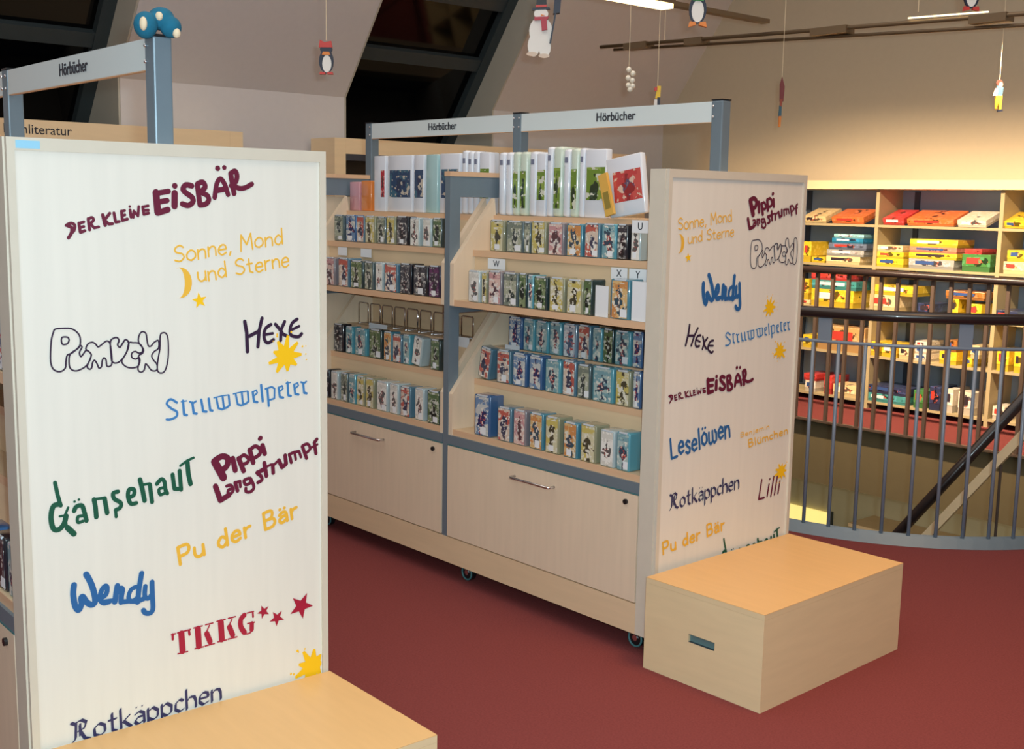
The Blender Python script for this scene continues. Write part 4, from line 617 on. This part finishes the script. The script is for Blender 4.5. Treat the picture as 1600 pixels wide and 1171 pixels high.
# second row of white cases behind, seen under the cross bar: already in the far bay list
# wire supports on the third step of the far bay
def wire(x, y, z, label, w2=.075, h2=.1, nm='wires'):
    o = tag(empty('wire_divider', (x, y, z)), label, 'wire divider', 'empty wire dividers on the third step')
    MB().tube([(-w2 / 2, 0, .003), (-w2 / 2, 0, h2 - .006), (-w2 / 2 + .006, 0, h2), (w2 / 2 - .006, 0, h2), (w2 / 2, 0, h2 - .006), (w2 / 2, 0, .003)], .0024, 6).obj('hoop', chrome, o, True)
    MB().tube([(w2 / 2, 0, .003), (w2 / 2, .07, .003), (-w2 / 2, .07, .003), (-w2 / 2, 0, .003)], .0024, 6).obj('foot', chrome, o, True)
for i in range(9): wire(-2.01 + i * .094, .225, .931, 'bare chrome wire divider, %s from left, third step of far bay' % ORD[i])
# wire tray loop at the right end of the upper rows
for k, (z, yy) in enumerate(((1.447, .2), (1.311, .1), (1.12, .01))):
    o = tag(empty('wire_end_stop', (-.12, yy + .01, z)), 'chrome wire end stop beside the end panel on the %s' % ('top board', 'upper step', 'second step')[k], 'wire stop')
    MB().tube([(-.03, 0, .003), (-.03, 0, .085), (.03, 0, .085), (.03, 0, .003)], .0018, 6).obj('hoop', chrome, o, True)
    MB().tube([(-.03, 0, .003), (-.03, .05, .003), (.03, .05, .003), (.03, 0, .003)], .0018, 6).obj('foot', chrome, o, True)
# index cards
CXX, CYX, CUX = -.291, -.205, -.195
def card(x, y, z, ch, wd=.055, label='', h=.04):
    o = tag(empty('index_card', (x, y, z)), label, 'index card')
    link('card_sheet', MB().box(-wd / 2, wd / 2, 0, .001, 0, h).mesh(), white, o)
    if ch: link('lettering', text_mesh(ch, .034, .0003), ink, o, (0, -.0006, h / 2), (math.pi / 2, 0, 0))
card(-.93, .094, 1.245, 'W', label='white index card with the letter W over the white cases of the near bay', wd=.1)
card(CXX, .094, 1.245, 'X', label='white index card with the letter X at the right of the second step', wd=.075)
card(CYX, .094, 1.245, 'Y', label='white index card with the letter Y beside the end panel', wd=.08)
card(CUX, .087, 1.405, 'U', label='white index card with the letter U below the leaning red picture case', wd=.075, h=.042)
card(-.118, .012, 1.1215, None, .07, 'blank white sheet standing at the right end of the second step', .13)
card(-.29, .012, 1.1215, None, .06, 'blank cream card standing in a gap of the second step', .105)
card(-.118, .108, 1.3125, None, .06, 'blank white sheet standing at the right end of the upper step', .11)
card(-.945, .195, .915, None, .085, 'pale label holder at the left start of the third step of the near bay', .03)
card(-1.86, .1995, .905, None, .14, 'white label holder above the teal cases on the fourth step of the far bay', .042)
card(-1.26, .1995, .905, None, .09, 'white label holder near the post on the fourth step of the far bay', .042)
card(-1.985, .094, 1.25, None, .07, 'white label holder at the left of the second step of the far bay', .036)
card(-1.80, .094, 1.25, None, .08, 'white label holder over the red cases on the second step of the far bay', .036)
# ---------------------------------------------------------------- wall shelf with games
SX = [-3.264 - .947 * 1, -3.264, -2.317, -1.37, -.42, .53, 1.48]
ws = tag(empty('wall_shelf', (0, 5.0, 0)), 'long low wall shelf with slate back and pale cornice along the rear wall', 'shelf')
for i, x in enumerate(SX): bx('upright', shelf_b, ws, x - .014, x + .014, 0, .33, 0, 1.64)
for i in range(len(SX) - 1):
    bx('back_panel', shelf_back, ws, SX[i] + .0145, SX[i + 1] - .0145, .32, .332, .02, 1.635)
    for z in (1.38, 1.075, .74, .405, .06): bx('shelf', shelf_b, ws, SX[i] + .0145, SX[i + 1] - .0145, 0, .318, z - .018, z)
    bx('back_strut', mat('slate_dark', (52, 66, 84), .6), ws, SX[i] + .12, SX[i] + .16, .305, .3195, .07, 1.63)
bx('cornice', maple, ws, SX[0] - .03, SX[-1] + .03, -.05, .335, 1.64, 1.705)
GC = {'yellow': (236, 200, 50), 'cream': (238, 214, 160), 'grey': (168, 168, 164), 'bluegrey': (104, 116, 140), 'blue': (40, 130, 172), 'lightblue': (150, 206, 214), 'pink': (222, 136, 110), 'green': (70, 130, 66), 'red': (206, 66, 62), 'teal': (70, 150, 150),
      'navy': (50, 58, 92), 'brown': (170, 110, 50), 'card': (204, 160, 104), 'white': (228, 218, 200), 'orange': (222, 120, 62)}
SHN = {1: 'top', 2: 'second', 3: 'middle', 4: 'fourth', 5: 'bottom'}
seen = {}
def game_mat(c):
    r, g, b_ = GC[c]; d = [(int(r * .4), int(g * .4), int(b_ * .45)), (r, g, b_), (r, g, b_), (min(255, r + 16), min(255, g + 20), min(255, b_ + 34)), (200, 90, 60)]
    return cover('game_print_' + c, d, 14)
def game_box(x0, x1, z0, z1, c, label, dep=.24, loc=None, rot=None):
    o = tag(empty('game_box', loc or ((x0 + x1) / 2, 5.012, z0), rot or (0, 0, 0)), label, 'game box', 'game boxes on the wall shelf')
    w2 = (x1 - x0) / 2; h = z1 - z0
    link('box_base', MB().box(-w2 + .002, w2 - .002, .002, dep - .002, 0, h * .45).mesh(), mat('game_base_' + c, tuple(int(v * .8) for v in GC[c]), .5), o)
    link('box_lid', MB().box(-w2, w2, 0, dep, h * .3, h - .0005, .0015).mesh(), game_mat(c), o)
    link('title_print', MB().box(-w2 * .7, w2 * random.uniform(-.2, .5), -.0008, .0002, h * .45, h * .8).mesh(), random.choice([white, mat('print_red', (190, 60, 50), .5), mat('print_blue', (50, 80, 140), .5), mat('print_dark', (50, 40, 50), .5)]), o)
    return o
cnt = {}
for row, lays in STACK: cnt[row] = cnt.get(row, 0) + 1
idx = {}
for row, lays in STACK:
    idx[row] = idx.get(row, 0) + 1; k = idx[row]
    LV = ['at the bottom', 'second', 'third', 'fourth', 'on top']
    for j, (x0, x1, z0, z1, c) in enumerate(lays):
        cn = {'bluegrey': 'blue grey', 'card': 'tall beige cardboard', 'lightblue': 'light blue'}.get(c, c)
        pos = 'single' if len(lays) == 1 else ('lowest' if j == 0 else ('topmost' if j == len(lays) - 1 else ORD[j] + ' lowest'))
        game_box(x0, x1, z0 + .0006, max(z1, z0 + .015), c, '%s game box, %s in %s stack from left, %s wall shelf board' % (cn, pos, ORD[k - 1], SHN[row]))
for i, (x0, x1, c) in enumerate(TRAY):
    game_box(x0, x1, 0, .05, c, '%s game box tilted forward, %s from left on the top wall shelf board' % (c, ORD[i]), dep=.22, loc=((x0 + x1) / 2, 5.03, 1.3815), rot=(.3, 0, 0))
# ---------------------------------------------------------------- railings
def circ(r, a0, a1, n, z): return [(CX + r * math.cos(math.radians(a0 + (a1 - a0) * k / n)), CY + r * math.sin(math.radians(a0 + (a1 - a0) * k / n)), z) for k in range(n + 1)]
rl = tag(empty('stairwell_railing', (CX, CY, 0)), 'railing round the stairwell with dark handrails and many thin balusters', 'railing')
def R_(mb, name, m): 
    mb.v = [(x - CX, y - CY, z) for x, y, z in mb.v]; return mb.obj(name, m, rl, True)
rr = CR + .03
path = lambda z, r=rr: [(WL - (r - CR), 4.2, z), (WL - (r - CR), CY - r, z)] + circ(r, -90, 0, 28, z) + [(CX + r, 4.2, z)]
R_(MB().tube(path(1.03), .026, 10), 'handrail', rail_d)
R_(MB().tube(path(.90), .0085, 8), 'lower_rail', bar_m)
def flat(mb, pts_o, pts_i, z0, z1):
    n = len(pts_o)
    for i in range(n - 1):
        a, b_, c, d = pts_o[i], pts_o[i + 1], pts_i[i + 1], pts_i[i]
        mb.add([(a[0], a[1], z0), (b_[0], b_[1], z0), (c[0], c[1], z0), (d[0], d[1], z0), (a[0], a[1], z1), (b_[0], b_[1], z1), (c[0], c[1], z1), (d[0], d[1], z1)], [(0, 1, 2, 3), (4, 5, 6, 7), (0, 1, 5, 4), (3, 2, 6, 7)])
    return mb
R_(flat(MB(), path(0, CR + .055), path(0, CR - .004), 0.0005, .045), 'base_ring', steel)
pts = [(-r_, 0) for r_ in ()]
angs = [-90 + 180 * k / 33 for k in range(0, 17)] + [0]
angs = [-87.27 + 5.4545 * k for k in range(17)]
bme = MB().tube([(0, 0, .046), (0, 0, .895)], .0085, 8).mesh('baluster', True); bme.materials.append(bar_m)
for a in angs:
    link('baluster', bme, None, rl, (rr * math.cos(math.radians(a)), rr * math.sin(math.radians(a)), 0))
for k in range(1, 11): link('baluster', bme, None, rl, (rr, k * .118, 0)); link('baluster', bme, None, rl, (WL - .03 - CX, k * .118 - .9, 0))
for k in range(19): link('baluster', bme, None, rl, (-.055 - k * .12, -rr, 0))
pme = MB().box(-.006, .006, -.03, .03, .902, 1.012).mesh('rail_bracket'); pme.materials.append(bar_m)
for a in (-74, -46, -18): 
    link('rail_bracket', pme, None, rl, (rr * math.cos(math.radians(a)), rr * math.sin(math.radians(a)), 0), (0, 0, math.radians(a)))
# far railing along the straight edge
fr_ = rl; FO = (0, 4.2 - CY, 0)
MB().tube([(WL - CX, 0, 1.07), (CR, 0, 1.07)], .024, 10).obj('handrail', rail_d, fr_, True, FO)
bm2 = MB().box(-.011, .011, -.011, .011, -.0, 1.05).mesh('baluster'); bm2.materials.append(bar_b)
for k in range(28): link('baluster', bm2, None, fr_, (WL - CX + .03 + k * .1245, 4.22 - CY, 0.0))
MB().box(WL - CX, CR, .005, .035, .0, .012).obj('base_rail', bar_b, fr_, False, FO)
# ---------------------------------------------------------------- stair in the well
st = tag(empty('staircase', (CX, 3.05, -3.3)), 'staircase descending in the stairwell with dark handrail and pale stringer', 'stairs')
p0 = Vector((-.862 - CX - 1.2, 0, -.293 - 1.596 + 3.3)); p1 = Vector((-.202 - CX + .2, 0, .585 + .266 + 3.3))
d = (p1 - p0).normalized(); nn = Vector((-d.z, 0, d.x))
MB().tube([p0, p1], .03, 10).obj('handrail', rail_d, st, True)
q0, q1 = p0 - nn * .10, p1 - nn * .10
MB().prism([(q0.x, q0.z), (q1.x, q1.z), ((q1 - nn * .045).x, (q1 - nn * .045).z), ((q0 - nn * .045).x, (q0 - nn * .045).z)], -.015, .015, 'y').obj('stringer', maple, st)
for k in range(12):
    f = (k + .5) / 12; p = q0.lerp(q1, f) - nn * .045
    MB().tube([p, p - Vector((0, 0, .55))], .008, 6).obj('baluster', bar_b, st)
for k in range(9):
    f = (k + .5) / 9; p = q0.lerp(q1, f); 
    if p.z - .62 < 3.3 - .05: bx('tread', olive, st, p.x - .12, p.x + .12, -.02, .75, p.z - .68, p.z - .64)
# ---------------------------------------------------------------- low bookcases under the window slope
def header_case(y0, y1, name_label, txt, ty):
    X = KX + .05; Xf = X + .3; Z = 1.91
    o = tag(empty('bookcase', (Xf, (y0 + y1) / 2, 0)), name_label, 'bookcase')
    h = (y1 - y0) / 2
    bx('side_board', maple, o, -.3, 0, -h, -h + .09, 0, Z); bx('side_board', maple, o, -.3, 0, h - .09, h, 0, Z)
    hd = bx('header_board', maple, o, -.3, 0, -h + .0905, h - .0905, Z - .105, Z)
    bx('back_panel', shelf_back, o, -.3, -.29, -h + .0905, h - .0905, .05, Z - .106)
    for z in (.3, .65, 1.0, 1.35): bx('shelf', maple, o, -.289, -.002, -h + .0905, h - .0905, z, z + .02)
    bx('kick_board', maple, o, -.28, -.02, -h + .0905, h - .0905, 0, .05)
    bx('header_shade_strip', steel_d, o, -.02, -.001, -h + .0905, h - .0905, Z - .15, Z - .106)  # dark strip, shade under the header board put in as colour
    bx('opening_dark_sheet', black, o, -.24, -.23, -h + .0905, h - .0905, 1.371, Z - .106)  # added black sheet, the dark inside of the opening put in as colour
    if txt:
        l = link('lettering', text_mesh(txt, .075), ink if txt[0] == 'F' else mat('sign_red_ink', (150, 50, 44), .6), hd, (.002, ty - (y0 + y1) / 2, Z - .055), (math.pi / 2, 0, math.pi / 2)); l['label'] = 'word ' + txt
    return o
header_case(-1.9, .93, 'light maple bookcase with lettered header behind the left sign posts', 'Fachliteratur', -.36)
header_case(1.62, 4.75, 'light maple bookcase with wide header board behind the middle shelf unit', None, 0)
# ---------------------------------------------------------------- plush on the left post
lw = Vector((yl.x + (-.098) * cL - .37 * sL, yl.y + (-.098) * sL + .37 * cL, 1.858))
teal = mat('plush_teal', (18, 104, 134), .9, noise=60, bump=.4, amount=.2); cream = mat('plush_cream', (236, 214, 182), .8)
o = tag(empty('plush_toy', lw), 'small round teal plush toy with cream patches perched on the left sign post', 'toy')
RX = Vector((.66, .75, 0)); 
def pl(r, u_, f_, sz): 
    c = RX * r + Vector((0, 0, u_)) + Vector((.75, -.66, 0)) * f_; return (c.x, c.y, c.z)
m_ = MB(); m_.ball(pl(-.022, .012, .03, 0), .026, 16, 10, (1, 1, 1.15)); m_.ball(pl(.004, .03, .0, 0), .027, 16, 10, (1.1, 1.1, .95)); m_.ball(pl(.026, .012, .005, 0), .024, 16, 10, (1, 1, 1.0))
bo = m_.obj('body', teal, o, True)
md = bo.modifiers.new('r', 'REMESH'); md.mode = 'VOXEL'; md.voxel_size = .003; md.use_smooth_shade = True
for r, u_, f_, s in ((-.02, .012, .052, (.011, .008, .015)), (.006, .032, .024, (.013, .008, .01)), (.042, -.002, .016, (.009, .009, .011))):
    c = pl(r, u_, f_, 0); MB().ball(c, 1, 10, 8, s).obj('cream_patch', cream, o, True)
# ---------------------------------------------------------------- hanging decorations (painted card figures on threads)
def fig(name, label, cat, loc, H, shapes, yaw, topz=4.6):
    o = tag(empty(name, loc, (0, 0, yaw)), label, cat)
    for i, (nm, c, pts) in enumerate(shapes):
        t = .004 + .0012 * i
        MB().prism([(x * H, z * H) for x, z in pts], -t, t, 'y').obj(nm, mat('paint_%02x%02x%02x' % c, c, .45), o)
    MB().tube([(0, 0, max(p[1] for s in shapes for p in s[2]) * H - .002), (0, 0, topz - loc[2])], .0012, 5).obj('thread', thread, o)
    return o
def ell(cx, cz, rx, rz, n=16): return [(cx + rx * math.cos(2 * math.pi * k / n), cz + rz * math.sin(2 * math.pi * k / n)) for k in range(n)]
YAW = math.radians(48)
DK, WH, RD, OR, GR = (34, 38, 58), (232, 226, 220), (200, 62, 56), (226, 130, 50), (70, 150, 80)
fig('hanging_penguin', 'hanging penguin figure with red hat left of the dark roof window', 'decoration', (-1.585, -.24, 1.985), .12,
  [('body', DK, ell(0, .4, .24, .38)), ('belly', WH, ell(.02, .32, .15, .28)), ('head', DK, ell(0, .78, .2, .16)), ('hat', RD, [(-.24, .84), (.2, .84), (.16, 1.05), (-.04, 1.0), (-.2, 1.08)]), ('scarf', OR, [(-.14, .6), (.14, .6), (.1, .7), (-.1, .7)]), ('foot', RD, [(-.22, -.02), (-.03, -.02), (-.03, .05), (-.2, .06)]), ('foot', RD, [(.04, -.02), (.22, -.02), (.2, .06), (.04, .05)])], YAW)
fig('hanging_snowman', 'hanging snowman figure with black hat, red scarf and dark broom', 'decoration', (-1.347, .682, 2.125), .235,
  [('body', WH, ell(0, .42, .21, .25, 24)), ('leg', WH, ell(-.12, .16, .11, .2)), ('leg', WH, ell(.08, .14, .11, .19)), ('shoe', (214, 190, 170), ell(-.15, .01, .1, .04)), ('shoe', (214, 190, 170), ell(.07, -.02, .1, .04)), ('head', WH, ell(0, .72, .13, .1)), ('hat_brim', DK, [(-.16, .78), (.16, .8), (.15, .84), (-.16, .82)]), ('hat', (26, 24, 30), [(-.1, .82), (.1, .83), (.09, 1.0), (-.08, 1.0)]), ('hat_band', RD, [(-.1, .83), (.1, .84), (.1, .88), (-.1, .87)]), ('nose', OR, [(0, .71), (.07, .69), (0, .68)]),
   ('scarf', (176, 40, 60), [(-.12, .6), (.12, .62), (.14, .67), (-.12, .66)]), ('scarf_tail', (176, 40, 60), [(0, .62), (.1, .62), (.12, .44), (.02, .42)]), ('broom_stick', DK, [(.16, .2), (.19, .2), (.28, .75), (.25, .75)]), ('broom_head', DK, [(.22, .72), (.34, .74), (.36, 1.0), (.24, 1.0)])], YAW)
fig('hanging_penguin', 'hanging penguin figure with green bow beside the lit tube lamp', 'decoration', (-.575, .788, 2.185), .13,
  [('body', DK, ell(0, .45, .26, .42)), ('belly', WH, ell(0, .4, .18, .32)), ('head', DK, ell(0, .9, .2, .17)), ('face', WH, ell(0, .88, .13, .1)), ('hat', RD, [(-.18, .98), (.18, .98), (.1, 1.14), (-.1, 1.14)]), ('bow', GR, [(-.16, .7), (.16, .78), (.16, .68), (-.16, .78)]), ('foot', OR, [(-.26, -.06), (-.04, 0), (-.06, .08), (-.22, .1)]), ('foot', OR, [(.04, 0), (.28, -.06), (.24, .1), (.06, .08)])], YAW)
fig('hanging_penguin', 'hanging penguin figure cut by the top edge of the picture at right', 'decoration', (.116, 1.579, 2.262), .13,
  [('body', DK, ell(0, .45, .24, .42)), ('belly', WH, ell(0, .4, .16, .32)), ('head', DK, ell(0, .9, .2, .17)), ('foot', RD, [(-.22, -.04), (-.04, 0), (-.06, .08), (-.2, .1)]), ('foot', RD, [(.04, 0), (.24, -.04), (.22, .1), (.06, .08)])], YAW)
o = tag(empty('hanging_ball_cluster', (-1.42, 1.325, 2.04)), 'cluster of glossy white balls hanging on a thread below the lit lamp', 'decoration')
for i, (r, u_) in enumerate(((-.006, .083), (.014, .066), (-.008, .045), (.012, .034), (-.006, .012), (.014, .008), (.002, -.008))):
    c = Vector((.66, .75, 0)) * r + Vector((0, 0, u_)); MB().ball(c, .0135, 10, 7).obj('ball', mat('pearl', (240, 232, 216), .15, coat=1), o, True)
MB().tube([(-.004, -.004, .09), (-.004, -.004, 2.56)], .0012, 5).obj('thread', thread, o)
fig('hanging_clown', 'small yellow hanging figure with red cap just above the middle sign board', 'decoration', (-1.531, 1.646, 1.985), .1,
  [('body', (240, 196, 40), [(-.1, .35), (.14, .35), (.16, .95), (-.02, .95)]), ('leg', DK, [(.02, .0), (.14, .0), (.14, .4), (.0, .4)]), ('leg', WH, [(-.16, -.1), (.0, -.1), (.0, .3), (-.14, .3)]), ('cap', RD, [(-.16, .7), (-.02, .72), (-.02, .92), (-.16, .86)])], YAW)
fig('hanging_gnome', 'slim red and teal hanging figure seen edge on before the rear wall', 'decoration', (-1.43, 2.526, 1.93), .26,
  [('body', (120, 50, 50), [(-.03, .5), (.05, .5), (.06, .8), (.0, 1.0), (-.04, .85)]), ('leg', (60, 96, 110), [(-.04, .2), (.02, .2), (.02, .42), (-.03, .42)]), ('arm', (150, 70, 50), [(-.02, .4), (.02, .4), (.03, .55), (-.02, .55)]), ('foot', OR, [(-.03, -.02), (.01, -.02), (.02, .2), (-.03, .2)])], YAW)
fig('hanging_doll', 'hanging boy figure in blue shirt and yellow trousers before the rear wall', 'decoration', (-.689, 3.466, 2.03), .175,
  [('head', (74, 44, 40), ell(.0, .88, .1, .11)), ('face', (216, 160, 130), ell(.04, .84, .06, .07)), ('shirt', (70, 120, 150), [(-.08, .5), (.1, .5), (.12, .76), (-.06, .8)]), ('arm', (190, 180, 180), [(-.16, .5), (-.06, .48), (-.04, .7), (-.1, .72)]), ('trousers', (222, 176, 50), [(-.1, .5), (.1, .5), (.1, .08), (.03, .08), (-.02, .3), (-.04, .08), (-.06, .1)]), ('shoe', DK, [(.0, .0), (.16, .03), (.12, .09), (.02, .08)])], YAW)
# ---------------------------------------------------------------- hanging lamps and rails
o = tag(empty('pendant_lamp', (-2, 1.9, 2.565)), 'long lit tube lamp hanging at the top edge of the picture', 'lamp')
MB().box(-.05, .05, -1.5, .34, .025, .06).obj('housing', bronze, o); MB().box(-.042, .042, -1.5, .33, .0, .0245).obj('tube', tube_on, o)
MB().box(-.03, .03, .345, 1.22, .02, .045).obj('arm_beam', bronze, o)
for y in (-1.2, .2): MB().tube([(0, y, .06), (0, y, 2.035)], .002, 5).obj('suspension_wire', thread, o)
o = tag(empty('lamp_rail', (-1.6, 3.12, 2.5)), 'slim bronze lighting rail with two rods hanging across before the rear wall', 'lamp rail')
MB().tube([(-1.78, 0, .065), (3.5, 0, -.185 + .1)], .012, 8).obj('upper_rod', bronze, o, True)
MB().tube([(-1.7, .05, .045), (3.5, .05, -.16)], .010, 8).obj('lower_rod', bronze, o, True)
for x, w_ in ((-1.45, .1), (-.95, .07), (.05, .12), (1.0, .1), (1.5, .08)):
    z = .065 - (x + 1.78) * .0285; MB().box(x - w_, x + w_, -.02, .07, z - .03, z + .012).obj('connector', bronze, o)
MB().tube([(.55, -.01, .022), (1.0, -.01, .008)], .004, 8).obj('lit_tube', tube_on, o, True)
for x in (-1.2, .6): MB().tube([(x, 0, .05), (x, 0, 2.1)], .002, 5).obj('suspension_wire', thread, o)
